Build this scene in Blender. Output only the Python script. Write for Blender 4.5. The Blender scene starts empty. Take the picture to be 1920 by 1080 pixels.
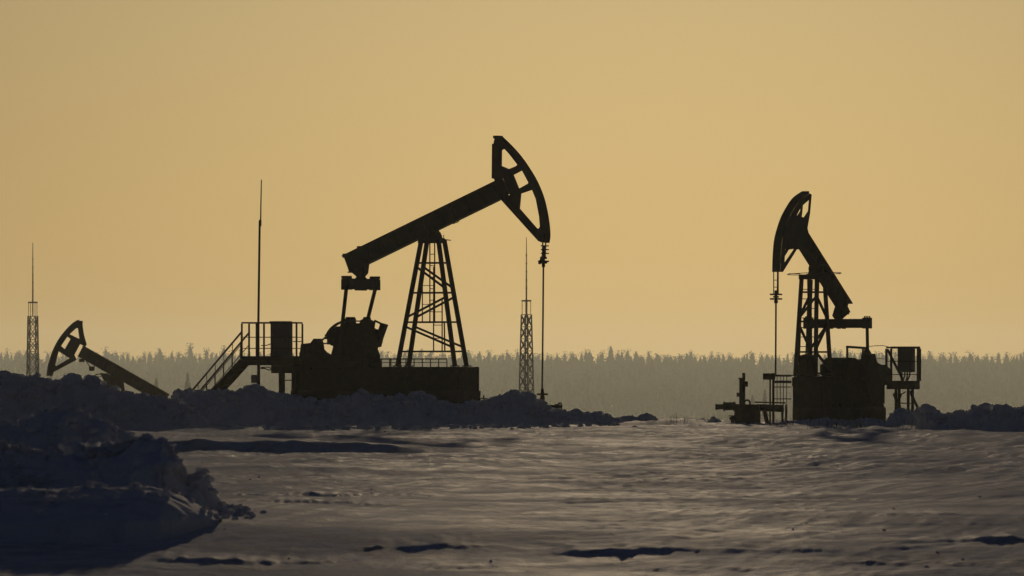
import bpy, math, random
import numpy as np
from mathutils import Vector, Matrix, geometry
random.seed(7); RNG = np.random.default_rng(11)
sc = bpy.context.scene
COL = sc.collection
F = 16000.0; HZ = 714.0; CAMZ = 1.5            # focal length in photo pixels, horizon row, eye height
SUN_EL = math.radians(4.5); SUN_AZ = math.radians(.8)

# ------------------------------------------------------------------ noise
_P = RNG.permutation(512); _P = np.concatenate([_P, _P, _P])
_A = RNG.random(512) * 2 * math.pi
_G3 = RNG.normal(size=(512, 3)); _G3 /= np.linalg.norm(_G3, axis=1)[:, None]
def _f(t): return t * t * t * (t * (t * 6 - 15) + 10)
def n2(x, y):
    x = np.asarray(x, float); y = np.asarray(y, float)
    xi = np.floor(x).astype(int); yi = np.floor(y).astype(int); xf = x - xi; yf = y - yi
    def g(i, j, dx, dy):
        h = _P[(_P[i % 512] + j) % 512]; a = _A[h]
        return np.cos(a) * dx + np.sin(a) * dy
    u = _f(xf); v = _f(yf)
    a = g(xi, yi, xf, yf); b = g(xi + 1, yi, xf - 1, yf)
    c = g(xi, yi + 1, xf, yf - 1); d = g(xi + 1, yi + 1, xf - 1, yf - 1)
    return ((a + (b - a) * u) * (1 - v) + (c + (d - c) * u) * v) * 1.4
def n3(p):
    i = np.floor(p).astype(int); f = p - i; u = _f(f); r = 0
    for a in (0, 1):
        for b in (0, 1):
            for c in (0, 1):
                h = _P[(_P[(_P[(i[:, 0] + a) % 512] + i[:, 1] + b) % 512] + i[:, 2] + c) % 512]
                gr = _G3[h]
                d = gr[:, 0] * (f[:, 0] - a) + gr[:, 1] * (f[:, 1] - b) + gr[:, 2] * (f[:, 2] - c)
                w = (u[:, 0] if a else 1 - u[:, 0]) * (u[:, 1] if b else 1 - u[:, 1]) * (u[:, 2] if c else 1 - u[:, 2])
                r = r + d * w
    return r * 1.5
def worley(p):
    i = np.floor(p).astype(int); best = np.full(len(p), 9.0); sec = best.copy(); val = np.zeros(len(p))
    for a in (-1, 0, 1):
        for b in (-1, 0, 1):
            for c in (-1, 0, 1):
                h = _P[(_P[(_P[(i[:, 0] + a) % 512] + i[:, 1] + b) % 512] + i[:, 2] + c) % 512]
                q = np.stack([i[:, 0] + a + (h * 37 % 101) / 101, i[:, 1] + b + (h * 57 % 103) / 103, i[:, 2] + c + (h * 71 % 107) / 107], 1)
                d = np.linalg.norm(p - q, axis=1); nb = d < best
                sec = np.where(nb, best, np.minimum(sec, d)); val = np.where(nb, (h * 13 % 97) / 97, val); best = np.minimum(best, d)
    return best, sec - best, val
def sstep(e0, e1, x):
    t = np.clip((x - e0) / (e1 - e0), 0, 1); return t * t * (3 - 2 * t)

# ------------------------------------------------------------------ materials
def nodes(name):
    m = bpy.data.materials.new(name); m.use_nodes = True
    return m, m.node_tree.nodes, m.node_tree.links, m.node_tree.nodes['Principled BSDF']
def mixcol(N, L, fac, a, b):
    n = N.new('ShaderNodeMix'); n.data_type = 'RGBA'
    L.new(fac, n.inputs[0]); n.inputs[6].default_value = (*a, 1); n.inputs[7].default_value = (*b, 1)
    return n.outputs[2]
def paint(name, a, b, scale=3.0, rough=.6, metal=0.0, lo=.45, hi=.62):
    m, N, L, P = nodes(name)
    tc = N.new('ShaderNodeTexCoord'); no = N.new('ShaderNodeTexNoise'); no.inputs['Scale'].default_value = scale
    no.inputs['Detail'].default_value = 8; no.inputs['Roughness'].default_value = .65
    L.new(tc.outputs['Object'], no.inputs['Vector'])
    mr = N.new('ShaderNodeMapRange'); mr.inputs[1].default_value = lo; mr.inputs[2].default_value = hi
    L.new(no.outputs['Fac'], mr.inputs[0])
    L.new(mixcol(N, L, mr.outputs[0], a, b), P.inputs['Base Color'])
    P.inputs['Roughness'].default_value = rough; P.inputs['Metallic'].default_value = metal
    bp = N.new('ShaderNodeBump'); bp.inputs['Strength'].default_value = .25; bp.inputs['Distance'].default_value = .01
    L.new(no.outputs['Fac'], bp.inputs['Height']); L.new(bp.outputs[0], P.inputs['Normal'])
    return m
STEEL = paint('dark_painted_steel', (.020, .021, .024), (.045, .028, .018), 3, .75)
RUST = paint('rusty_steel', (.028, .018, .012), (.055, .032, .018), 5, .85)
GREASE = paint('greasy_iron', (.018, .016, .014), (.035, .026, .02), 4, .8)
CABINET = paint('grey_cabinet_paint', (.07, .075, .09), (.05, .045, .04), 2, .6, lo=.55, hi=.75)
CONCRETE = paint('old_concrete', (.06, .056, .052), (.035, .03, .026), 2, .9)
ROPE = paint('steel_rope', (.10, .09, .08), (.06, .045, .035), 20, .5)
MASTS = paint('mast_steel', (.10, .10, .10), (.07, .06, .05), 1, .6)
BARK = paint('bark', (.07, .055, .045), (.04, .033, .03), 2, .9)
NEEDLE = paint('frosted_needles', (.016, .019, .015), (.024, .026, .022), .1, .9)
STRAW = paint('dry_straw', (.22, .17, .09), (.14, .10, .06), 6, .9)

def snow(name, dirt=0.0, bump=.6, fine=1.0, rough=.8, spec=0.036, sss=0.0, crust=False):
    m, N, L, P = nodes(name)
    tc = N.new('ShaderNodeTexCoord')
    no = N.new('ShaderNodeTexNoise'); no.inputs['Scale'].default_value = 9 * fine; no.inputs['Detail'].default_value = 6
    L.new(tc.outputs['Object'], no.inputs['Vector'])
    n2_ = N.new('ShaderNodeTexNoise'); n2_.inputs['Scale'].default_value = 1.3; n2_.inputs['Detail'].default_value = 5
    n2_.inputs['Roughness'].default_value = .7
    L.new(tc.outputs['Object'], n2_.inputs['Vector'])
    mr = N.new('ShaderNodeMapRange'); mr.inputs[1].default_value = .50; mr.inputs[2].default_value = .72
    mr.inputs[4].default_value = dirt
    L.new(n2_.outputs['Fac'], mr.inputs[0])
    col = mixcol(N, L, mr.outputs[0], (.80, .80, .82), (.13, .105, .085)); hgt = no.outputs['Fac']
    if crust:                                  # wind crust: dull icy streaks and fresh drift drawn out along the wind
        mp = N.new('ShaderNodeMapping'); mp.inputs['Scale'].default_value = (1.3, .8, 1); L.new(tc.outputs['Object'], mp.inputs[0])
        n3_ = N.new('ShaderNodeTexNoise'); n3_.inputs['Scale'].default_value = 1.0; n3_.inputs['Detail'].default_value = 9; n3_.inputs['Roughness'].default_value = .68
        L.new(mp.outputs[0], n3_.inputs['Vector'])
        m2 = N.new('ShaderNodeMapRange'); m2.inputs[1].default_value = .42; m2.inputs[2].default_value = .64; L.new(n3_.outputs['Fac'], m2.inputs[0])
        mm = N.new('ShaderNodeMix'); mm.data_type = 'RGBA'; mm.blend_type = 'MULTIPLY'; mm.inputs[0].default_value = 1
        L.new(col, mm.inputs[6]); L.new(mixcol(N, L, m2.outputs[0], (1, 1, 1), (.66, .65, .64)), mm.inputs[7]); col = mm.outputs[2]
        ad = N.new('ShaderNodeMath'); ad.operation = 'MULTIPLY_ADD'; L.new(n3_.outputs['Fac'], ad.inputs[0]); ad.inputs[1].default_value = 2.2; L.new(no.outputs['Fac'], ad.inputs[2]); hgt = ad.outputs[0]
    L.new(col, P.inputs['Base Color'])
    P.inputs['Roughness'].default_value = rough
    P.inputs['Specular IOR Level'].default_value = 0
    P.inputs['Subsurface Weight'].default_value = sss; P.inputs['Subsurface Radius'].default_value = (1, .8, .65); P.inputs['Subsurface Scale'].default_value = .05
    bp = N.new('ShaderNodeBump'); bp.inputs['Strength'].default_value = bump; bp.inputs['Distance'].default_value = .03
    L.new(hgt, bp.inputs['Height']); L.new(bp.outputs[0], P.inputs['Normal'])
    gl = N.new('ShaderNodeBsdfGlossy'); gl.inputs['Roughness'].default_value = .6; gl.inputs['Color'].default_value = (1, .97, .93, 1)
    mx = N.new('ShaderNodeMixShader'); mx.inputs[0].default_value = spec; L.new(bp.outputs[0], gl.inputs['Normal'])
    if crust:                                  # the icy streaks are glossier than the loose snow
        pn = N.new('ShaderNodeTexNoise'); pn.inputs['Scale'].default_value = .22; pn.inputs['Detail'].default_value = 4; L.new(tc.outputs['Object'], pn.inputs['Vector'])
        pm = N.new('ShaderNodeMapRange'); pm.inputs[1].default_value = .40; pm.inputs[2].default_value = .62; pm.inputs[3].default_value = .35; pm.inputs[4].default_value = 1.2; L.new(pn.outputs['Fac'], pm.inputs[0])
        m4 = N.new('ShaderNodeMapRange'); m4.inputs[1].default_value = .46; m4.inputs[2].default_value = .66; m4.inputs[3].default_value = .024; m4.inputs[4].default_value = .062; L.new(n3_.outputs['Fac'], m4.inputs[0])
        fm = N.new('ShaderNodeMath'); fm.operation = 'MULTIPLY'; L.new(pm.outputs[0], fm.inputs[0]); L.new(m4.outputs[0], fm.inputs[1]); L.new(fm.outputs[0], mx.inputs[0])
        gl.inputs['Roughness'].default_value = .56
    L.new(P.outputs[0], mx.inputs[1]); L.new(gl.outputs[0], mx.inputs[2]); L.new(mx.outputs[0], N['Material Output'].inputs['Surface'])
    return m
SNOW = snow('wind_packed_snow', .0, .8, 1.0, crust=True)
PILE = snow('ploughed_snow', .35, .7, 1.0, .85, .015, .12)
DIRTY = snow('dirty_ploughed_snow', .75, .8, 1.0, .85, .015, .2)

# ------------------------------------------------------------------ mesh builder
class MB:
    def __init__(s): s.v = []; s.f = []
    def add(s, vs, fs):
        o = len(s.v); s.v += [tuple(p) for p in vs]; s.f += [tuple(i + o for i in q) for q in fs]; return s
    def box(s, a, b):
        (x0, y0, z0), (x1, y1, z1) = a, b
        return s.add([(x0,y0,z0),(x1,y0,z0),(x1,y1,z0),(x0,y1,z0),(x0,y0,z1),(x1,y0,z1),(x1,y1,z1),(x0,y1,z1)],
            [(0,3,2,1),(4,5,6,7),(0,1,5,4),(1,2,6,5),(2,3,7,6),(3,0,4,7)])
    def bar(s, p, q, w, h=None):
        p = Vector(p); q = Vector(q); d = (q - p).normalized(); h = h or w
        a = Vector((0, 0, 1)) if abs(d.z) < .9 else Vector((0, 1, 0))
        x = d.cross(a).normalized() * w / 2; y = x.cross(d).normalized() * h / 2
        vs = [c + i * x + j * y for c in (p, q) for i, j in ((-1,-1),(1,-1),(1,1),(-1,1))]
        return s.add(vs, [(0,1,2,3),(7,6,5,4),(0,4,5,1),(1,5,6,2),(2,6,7,3),(3,7,4,0)])
    def angle(s, p, q, w, t=.014):            # an L section: two thin legs
        s.bar(p, q, w, t)
        p = Vector(p); q = Vector(q); d = (q - p).normalized()
        a = Vector((0, 0, 1)) if abs(d.z) < .9 else Vector((0, 1, 0))
        x = d.cross(a).normalized(); y = x.cross(d).normalized()
        o = x * (w / 2 - t / 2) + y * (w / 2 + t / 2 + .002)
        return s.bar(p + o, q + o, t, w)
    def tube(s, pts, r, n=8, r2=None):
        pts = [Vector(p) for p in pts]; m = len(pts); o = len(s.v); vs = []
        for i, p in enumerate(pts):
            d = (pts[min(i + 1, m - 1)] - pts[max(i - 1, 0)]).normalized()
            a = Vector((0, 0, 1)) if abs(d.z) < .9 else Vector((0, 1, 0))
            x = d.cross(a).normalized(); y = x.cross(d).normalized()
            rr = r if r2 is None else r + (r2 - r) * i / (m - 1)
            for k in range(n):
                t = 2 * math.pi * k / n; vs.append(p + (x * math.cos(t) + y * math.sin(t)) * rr)
        fs = [(i*n+k, i*n+(k+1)%n, (i+1)*n+(k+1)%n, (i+1)*n+k) for i in range(m-1) for k in range(n)]
        fs += [tuple(range(n-1, -1, -1)), tuple((m-1)*n + k for k in range(n))]
        return s.add(vs, fs)
    def ring(s, c, R, r, ax, n=20, k=6):
        c = Vector(c); ax = Vector(ax).normalized()
        a = Vector((0, 0, 1)) if abs(ax.z) < .9 else Vector((1, 0, 0))
        x = ax.cross(a).normalized(); y = ax.cross(x)
        vs = []
        for i in range(n):
            t = 2*math.pi*i/n; o = x*math.cos(t) + y*math.sin(t)
            for j in range(k):
                w = 2*math.pi*j/k; vs.append(c + o*(R + r*math.cos(w)) + ax*r*math.sin(w))
        return s.add(vs, [(i*k+j, i*k+(j+1)%k, ((i+1)%n)*k+(j+1)%k, ((i+1)%n)*k+j) for i in range(n) for j in range(k)])
    def disc(s, c, R, w, ax, n=24):
        c = Vector(c); ax = Vector(ax).normalized(); return s.tube([c - ax*w/2, c + ax*w/2], R, n)
    def prism(s, outer, v0, v1, holes=()):    # outline in (u, z), thickness along v
        loops = [list(outer)] + [list(h) for h in holes]
        tri = geometry.tessellate_polygon([[Vector((a, b, 0)) for a, b in l] for l in loops])
        flat = [p for l in loops for p in l]; n = len(flat)
        vs = [(a, v0, b) for a, b in flat] + [(a, v1, b) for a, b in flat]
        fs = [tuple(t) for t in tri] + [tuple(i + n for i in reversed(t)) for t in tri]
        o = 0
        for l in loops:
            m = len(l)
            fs += [(o+i, o+(i+1)%m, n+o+(i+1)%m, n+o+i) for i in range(m)]; o += m
        return s.add(vs, fs)
    def build(s, name, mat, parent=None, smooth=False):
        me = bpy.data.meshes.new(name); me.from_pydata(s.v, [], s.f); me.update()
        import bmesh
        bm = bmesh.new(); bm.from_mesh(me); bmesh.ops.recalc_face_normals(bm, faces=bm.faces); bm.to_mesh(me); bm.free()
        if smooth: me.polygons.foreach_set('use_smooth', [True] * len(me.polygons))
        me.materials.append(mat)
        o = bpy.data.objects.new(name, me); COL.objects.link(o)
        if parent: o.parent = parent
        return o
def tag(o, label=None, cat=None, group=None, kind=None):
    if label: o['label'] = label
    if cat: o['category'] = cat
    if group: o['group'] = group
    if kind: o['kind'] = kind
    return o
def mesh_np(name, V, Q, mat, smooth=True):
    me = bpy.data.meshes.new(name); me.vertices.add(len(V)); me.vertices.foreach_set('co', np.asarray(V, np.float32).ravel())
    Q = np.asarray(Q, np.int32); k = Q.shape[1]
    me.loops.add(Q.size); me.loops.foreach_set('vertex_index', Q.ravel())
    me.polygons.add(len(Q)); me.polygons.foreach_set('loop_start', np.arange(0, Q.size, k, dtype=np.int32))
    me.polygons.foreach_set('loop_total', np.full(len(Q), k, np.int32))
    me.polygons.foreach_set('use_smooth', np.full(len(Q), smooth))
    me.update(calc_edges=True); me.validate(); me.materials.append(mat)
    o = bpy.data.objects.new(name, me); COL.objects.link(o); return o
def grid_faces(nr, nc):
    i, j = np.meshgrid(np.arange(nr - 1), np.arange(nc - 1), indexing='ij'); a = (i * nc + j).ravel()
    return np.stack([a, a + 1, a + nc + 1, a + nc], 1)

class Fr:
    """A thing's own frame: an Empty at its base, u along the thing, v across, z up; photo measurements become u and z."""
    def __init__(s, name, label, cat, px, D, phi, z0=0.0, group=None):
        s.D = D; s.X = (px - 960) / F * D; s.z0 = z0; s.c = math.cos(math.radians(phi)); s.s = math.sin(math.radians(phi))
        e = bpy.data.objects.new(name, None); COL.objects.link(e); e.location = (s.X, D, z0)
        e.rotation_euler = (0, 0, math.radians(phi)); e.empty_display_size = .5; s.e = tag(e, label, cat, group)
    def uz(s, px, py, v=0.0):
        k = (px - 960) / F
        u = (k * (s.D + v * s.c) - s.X + v * s.s) / (s.c - k * s.s)
        Y = s.D + u * s.s + v * s.c
        return u, CAMZ + (HZ - py) / F * Y - s.z0
    def p(s, px, py, v=0.0):
        u, z = s.uz(px, py, v); return Vector((u, v, z))
    def poly(s, pts, v=0.0): return [s.uz(a, b, v) for a, b in pts]
    def solid(s, pts, vc, hw):                # outline as seen in the photo, pulled in for the thickness that yaw adds
        xs = [a for a, b in pts]; c = (min(xs) + max(xs)) / 2; h = (max(xs) - min(xs)) / 2
        k = F / s.D * abs(s.s) * hw; k = min(k, h * .8)
        return [s.uz(a - k * (a - c) / h, b, vc) for a, b in pts]
    def part(s, name, mb, mat=None, parent=None, label=None, smooth=False):
        o = mb.build(name, mat or STEEL, parent or s.e, smooth)
        if label: o['label'] = label
        return o

# ------------------------------------------------------------------ ground
ZF = [(-100,0),(330,0),(400,-1.5),(485,-4.6),(800,-11),(1400,-17),(3000,-25),(5000,-27),(6750,11),(7600,15)]
STEPS = [  # px0, px1, full-height px, row of the crest, height, back slope, raggedness : wind-cut snow steps facing the camera
 (60, 850, 330, 834, .25, 24, .03), (330, 960, 480, 924, .10, 9, .7), (380, 800, 520, 946, .085, 6, .8), (630, 990, 720, 1026, .075, 4, .8),
 (1000, 1420, 1070, 1034, .10, 5, .75), (200, 760, 330, 1052, .085, 4, .8), (1700, 2150, 1850, 1012, .10, 5, .8), (1120, 1340, 1220, 793, .15, 18, .2),
 (1150, 1500, 1260, 1062, .05, 3, .9), (880, 1130, 1000, 876, .05, 6, .8), (1250, 1480, 1360, 902, .055, 7, .8), (1500, 1800, 1650, 935, .05, 6, .9),
 (1380, 1700, 1500, 955, .04, 4, .9), (1600, 1960, 1750, 880, .05, 8, .8), (1780, 2050, 1900, 905, .05, 6, .9), (1440, 1640, 1500, 1012, .05, 4, .9),
 (500, 1000, 700, 900, .03, 5, .9), (1550, 1900, 1700, 968, .04, 4, .9), (1650, 2000, 1800, 985, .05, 4, .9), (700, 1000, 860, 1058, .04, 3, .9), (1500, 1900, 1650, 1058, .05, 3, .9),
 (420, 700, 500, 935, .05, 3, .9), (1250, 1650, 1420, 1040, .05, 3, .9)]
def zbase(y): return -.5 * (1 - sstep(72, 100, np.asarray(y, float)))
_DT = np.linspace(40, 2000, 40000); _PT = HZ + (CAMZ - zbase(_DT)) * F / _DT
def dist(py): return float(np.interp(py, _PT[::-1], _DT[::-1]))      # where a photo row meets the snow
def ground(x, y):
    x = np.asarray(x, float); y = np.asarray(y, float)
    z = np.interp(y, [a for a, b in ZF], [b for a, b in ZF])
    near = 1 - sstep(330, 420, y)
    far = 1 - near; z = z + zbase(y)
    z = z + far * (1.5 * n2(x / 160, y / 160) - .2)
    # gentle swells
    z = z + near * (.06 * n2(x / 8 + 3, y / 17) + .03 * n2(x / 3.1 + .1 * y, y / 9.0))
    # long drifts running away from the viewer
    s = x - .147 * y + .5 * n2(x / 5, y / 12)
    mk = sstep(-.3, .4, n2(x / 4 + 61, y / 35)); z = z + near * (.3 + .7 * sstep(85, 150, y)) * (.04 * n2(s / .9, y / 11 + 5) + .028 * n2(s / .4 + 9, y / 9) + mk * .016 * (1 - 2 * np.abs(n2(s / .34 + 70, y / 15))) + (1 - .6 * mk) * .012 * n2(s / .17 + 21, y / 8))
    # wind-cut ripples, drawn out along the wind
    m = .3 + .7 * sstep(-.2, .35, n2(x / 3 + 31, y / 14)); m2 = sstep(-.1, .3, n2(x / 2.3 + 77, y / 9))
    rp = lambda a_, b_: 1 - 2 * np.abs(n2(a_, b_))
    m3 = .45 + 1.1 * sstep(-.25, .45, n2(x / 5 + 11, y / 30 + 4))
    q = s * .8 + .2 * x; m3 = m3 * (.42 + .58 * sstep(80, 125, y))
    fa = sstep(110, 190, y); z = z + near * fa * (.018 * m * rp(q / 1.9 + 60, y / 7) + .026 * m2 * rp(q / .8 + 20, y / 3.6) + .02 * n2(q / 3.2 + 5, y / 13))
    hx = sstep(-9, -6.5, x) * (1 - sstep(-3.6, -1.6, x)); hd = y - 142 - 3 * n2(x / 2, y / 40)      # a broad swell left of centre
    z = z + .09 * hx * np.exp(-(hd / np.where(hd < 0, 7.5, 16)) ** 2)
    z = z + near * m3 * (.013 * m * rp(q / 1.1 + .3 * n2(x, y / 2), y / 2.6) + .014 * m2 * rp(q / .5 + 40, y / 1.0) + .011 * n2(q / .42 + 8, y / .75) + .010 * m * rp(q / .26, y / .40) + .003 * n2(x / .1, y / .18))
    for a, b, c, py, A, Lb, rag in STEPS:
        A_ = A * (.34 if rag > .3 else 1); Dc = dist(py + .8 * A_ * F / dist(py)); k = Dc / F
        x0 = (a - 960) * k; x1 = (b - 960) * k; xc = (c - 960) * k
        i = np.nonzero((y > Dc - .06 * Dc - 1) & (y < Dc + .06 * Dc + Lb) & (x > x0 - 1) & (x < x1 + 1))[0]
        if not len(i): continue
        X, Y = x[i], y[i]
        tap = sstep(x0, xc, X) * (1 - sstep(xc + (.62 if rag < .1 else .3) * (x1 - xc), x1, X))
        tap = tap * np.clip(1 - .25 * rag + rag * (.9 * n2(X / .55 + py, Y / 3) + .8 * n2(X / .16 + py, Y / 1.2)), 0, 1.5)
        cy = Dc + rag * (.012 * Dc * n2(X / 1.4 + py, X * 0 + 3.3) + .005 * Dc * n2(X / .3, X * 0 + py) + .004 * Dc * n2(X / .09, X * 0 + py))
        d = Y - cy
        prof = np.where(d >= 0, np.clip(1 - d / Lb, 0, 1) ** 1.5, sstep(-.3, 0, d))
        z[i] += A_ * tap * prof
    return z
rows = [-80, -40, -10, 10, 25, 40, 48]
d = 52.0
while d < 340: rows.append(d); d += max(.06, d * d / 24000 * .55)
while d < 7600: rows.append(d); d *= 1.035
rows = np.array(rows); u_in = np.linspace(-1, 1, 860); u_out = np.linspace(0, 1, 14)[1:] ** 2
hw = .066 * np.abs(rows) + 5
Xg = np.concatenate([-(hw[:, None] + (1500 - hw[:, None]) * u_out[::-1][None]), hw[:, None] * u_in[None], hw[:, None] + (1500 - hw[:, None]) * u_out[None]], 1)
Yg = np.repeat(rows[:, None], Xg.shape[1], 1)
Zg = ground(Xg.ravel(), Yg.ravel())
gobj = mesh_np('snow_field', np.stack([Xg.ravel(), Yg.ravel(), Zg], 1), grid_faces(*Xg.shape), SNOW)
tag(gobj, kind='structure'); gobj.name = 'ground'
def gz(x, y): return float(ground(np.array([x]), np.array([y]))[0])

# ------------------------------------------------------------------ heaps of ploughed snow
_ico = None
def ico():
    global _ico
    if _ico is None:
        import bmesh
        bm = bmesh.new(); bmesh.ops.create_icosphere(bm, subdivisions=3, radius=1)
        _ico = (np.array([v.co[:] for v in bm.verts]), np.array([[v.index for v in f.verts] for f in bm.faces])); bm.free()
    return _ico
def heap(name, label, prof, D, front, back, mat, lump=1.0, group=None, kind=None, nx=420, ny=64, clods=60, cat='snow bank', dslope=0.0, shoulder=.55):
    """ridge whose crest follows prof (photo columns and rows) at distance D, with a lumpy surface and clods"""
    pp = np.array(prof, float); px = np.linspace(pp[0, 0], pp[-1, 0], nx)
    Dx = D + dslope * (px - px.mean())
    x = (px - 960) / F * Dx; top = CAMZ + (HZ - np.interp(px, pp[:, 0], pp[:, 1])) / F * Dx
    H = np.maximum(top, .01)
    t = np.linspace(-1, 1, ny)
    prof_t = np.where(t < 0, np.clip(1 - np.abs(t) ** 2.2, 0, 1) ** .8, np.clip(1 - t ** 2, 0, 1) ** .8)
    endf = np.clip(np.minimum((px - px[0]), (px[-1] - px)) / (F / D * .5), .15, 1) ** .5
    off = np.where(t < 0, t * front, t * back)
    X = np.repeat(x[:, None], ny, 1); Y = Dx[:, None] + off[None] * endf[:, None] * (.55 + .45 * np.clip(H / H.max(), 0, 1))[:, None]
    sh = shoulder * .25 * n2(X / .9 + D, Y / .7) * (1 - prof_t[None])
    Z = H[:, None] * np.clip(prof_t[None] + sh, 0, 1.0) 
    edge = np.clip(1 - np.abs(t), 0, .25)[None] * 4
    P = np.stack([X.ravel(), Y.ravel(), Z.ravel()], 1)
    nrm = np.stack([np.zeros_like(Y), np.repeat(t[None], nx, 0) * .9, np.repeat((1 - np.abs(t) * .6)[None], nx, 0)], -1).reshape(-1, 3)
    L0 = n3(P / 1.3 + D + 20); L = .3 - np.abs(n3(P / .72 + D)); L2 = np.abs(n3(P / .3 + 7)) - .25; L3 = n3(P / .12 + 3); L4 = n3(P / .05)
    wq = P + .06 * np.stack([n3(P / .3), n3(P / .3 + 9), n3(P / .3 + 5)], 1)
    f1, e1, c1 = worley(wq / .42 + D); f2, e2, c2 = worley(wq / .17 + 3)
    blk = .20 * (c1 - .5) * sstep(.02, .16, e1) - .05 * (1 - sstep(0, .12, e1)) + .06 * (c2 - .4) * sstep(.02, .2, e2)
    hs = np.clip(np.repeat(H[:, None], ny, 1).ravel() / .8, .12, 1)
    dsp = (.16 * L0 + .12 * L + .07 * L2 + .04 * L3 + .02 * L4 + blk) * lump * hs * np.repeat(edge, nx, 0).ravel()
    side = np.stack([n3(P / .4 + 50), n3(P / .4 + 90), P[:, 0] * 0], 1) * .07 * lump
    P = P + nrm * dsp[:, None] + side * hs[:, None]
    zc = P[:, 2].reshape(nx, ny).max(1); ex = zc - H; ker = np.ones(9) / 9
    ex = np.convolve(np.pad(ex, 4, 'edge'), ker, 'valid'); w_ = np.repeat(prof_t[None], nx, 0) ** .5
    P[:, 2] -= (np.repeat(ex[:, None], ny, 1) * w_).ravel()
    g = ground(P[:, 0], P[:, 1]); tt = np.abs(np.repeat(t[None], nx, 0)).ravel()
    P[:, 2] = np.where(tt > .999, g - .15, np.maximum(P[:, 2] + 0, g - .15))
    V = [P]; Q = grid_faces(nx, ny); T = [np.concatenate([Q[:, [0, 1, 2]], Q[:, [0, 2, 3]]])]; n = len(P)
    iv, it = ico()
    for k in range(int(clods * .8)):
        i = int(RNG.integers(4, nx - 4)); j = int(np.clip(RNG.normal(.42, .17), .06, .9) * ny)
        c = P[i * ny + j].copy(); r = abs(RNG.normal(.03, .06)) * lump * min(1, H[i] / .6) + .03
        sc_ = np.array([r * RNG.uniform(.8, 1.5), r * RNG.uniform(.8, 1.3), r * RNG.uniform(.6, 1.0)])
        w = iv * (1 + .35 * n3(iv * 1.6 + k)[:, None] + .12 * n3(iv * 4 + k)[:, None]) * sc_
        c[2] = min(c[2] + r * .2, H[i] - r * .2)
        V.append(w + c); T.append(it + n); n += len(w)
    o = mesh_np(name, np.concatenate(V), np.concatenate(T), mat)
    return tag(o, label, cat, group, kind)

heap('snow_bank', 'long low bank of ploughed snow in front of the large central pumpjack',
 [(318,797),(330,740),(345,732),(375,730),(390,735),(400,731),(425,732),(450,735),(462,725),(478,722),(492,724),(505,735),(520,736),(540,738),(560,742),(575,747),(588,754),(604,752),(625,747),(645,742),(660,741),(668,735),(680,732),(695,738),(710,742),(725,748),(750,744),(770,742),(790,737),(800,742),(820,750),(845,756),(870,757),(890,753),(908,750),(925,743),(945,740),(957,730),(970,732),(985,742),(1000,742),(1005,750),(1020,757),(1040,766),(1060,771),(1082,770),(1100,774),(1125,774),(1140,779),(1160,786),(1178,796)],
 287.5, 2.2, 2.0, PILE, 1.0, nx=1300, ny=72, clods=420)
heap('snow_bank', 'tall dark snow bank at the left, hiding the base of the distant tilted pumpjack',
 [(-420,735),(-250,712),(-100,706),(0,704),(25,702),(45,706),(65,702),(90,711),(112,712),(118,703),(126,702),(133,709),(165,711),(190,714),(205,722),(232,738),(250,735),(268,742),(300,741),(325,748),(345,755),(368,772),(392,797)],
 262, 3.2, 3.2, PILE, 1.25, nx=900, ny=80, clods=260, shoulder=.8)
heap('snow_heap', 'heap of rough snow behind the nearest pile at the left edge',
 [(-700,810),(-400,798),(-150,790),(0,797),(30,795),(52,785),(70,778),(85,768),(105,766),(126,760),(140,768),(165,784),(178,786),(205,790),(222,802),(240,812),(255,826),(268,850),(280,878),(290,896)],
 131, 2.2, 1.8, PILE, .75, nx=620, ny=80, clods=150, cat='snow heap')
heap('snow_heap', 'upper ridge of the big dirty snow pile at the lower left, with blocky clods',
 [(-900,850),(-400,838),(-150,826),(0,830),(40,838),(100,846),(150,838),(190,838),(230,828),(262,818),(285,824),(307,826),(325,840),(341,868),(352,888),(378,885),(392,898),(400,918),(412,936),(430,953)],
 99, 1.5, 1.4, DIRTY, .6, nx=760, ny=90, clods=200, cat='snow heap')
heap('snow_heap', 'lower front shelf of the big dirty snow pile at the lower left',
 [(-900,930),(-400,915),(-150,908),(0,916),(60,914),(120,916),(170,908),(220,912),(270,908),(300,916),(325,922),(350,934),(372,946),(395,960),(415,974)],
 93.0, 4.6, 1.2, PILE, .5, nx=760, ny=90, clods=160, cat='snow heap')
heap('snow_heap', 'low twin-humped snow heap at the right end of the long bank',
 [(1152,789),(1168,780),(1180,779),(1195,782),(1201,777),(1214,774),(1226,780),(1236,789)], 312, 1.2, 1.2, PILE, .55, nx=180, ny=36, clods=14, cat='snow heap')
heap('snow_heap', 'small flat snow mound on the ridge left of the pipework of the right pumpjack',
 [(1296,789),(1306,786),(1318,785),(1326,789)], 316, .8, .8, PILE, .3, nx=90, ny=26, clods=4, cat='snow heap')
heap('snow_heap', 'small pointed snow mound under the left end of the pipe of the right wellhead',
 [(1324,792),(1332,785),(1338,780),(1345,785),(1356,792)], 306, .9, .9, PILE, .35, nx=100, ny=30, clods=5, cat='snow heap')
heap('snow_bank', 'dark lumpy snow bank running off the right edge beside the cabinet platform',
 [(1715,808),(1722,776),(1730,766),(1746,764),(1758,774),(1775,776),(1800,771),(1814,770),(1820,763),(1850,761),(1868,765),(1885,759),(1902,764),(1930,763),(1960,768),(2060,762),(2300,770)],
 250, 2.6, 2.0, PILE, 1.0, nx=760, ny=72, clods=200, dslope=-.018)
heap('snow_heap', 'rounded bluish snow heap below the cabinet platform of the right pumpjack',
 [(1655,801),(1668,778),(1680,770),(1695,767),(1708,771),(1718,781),(1728,800)], 283, 1.3, 1.2, PILE, .7, nx=160, ny=48, clods=24, cat='snow heap')
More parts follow.
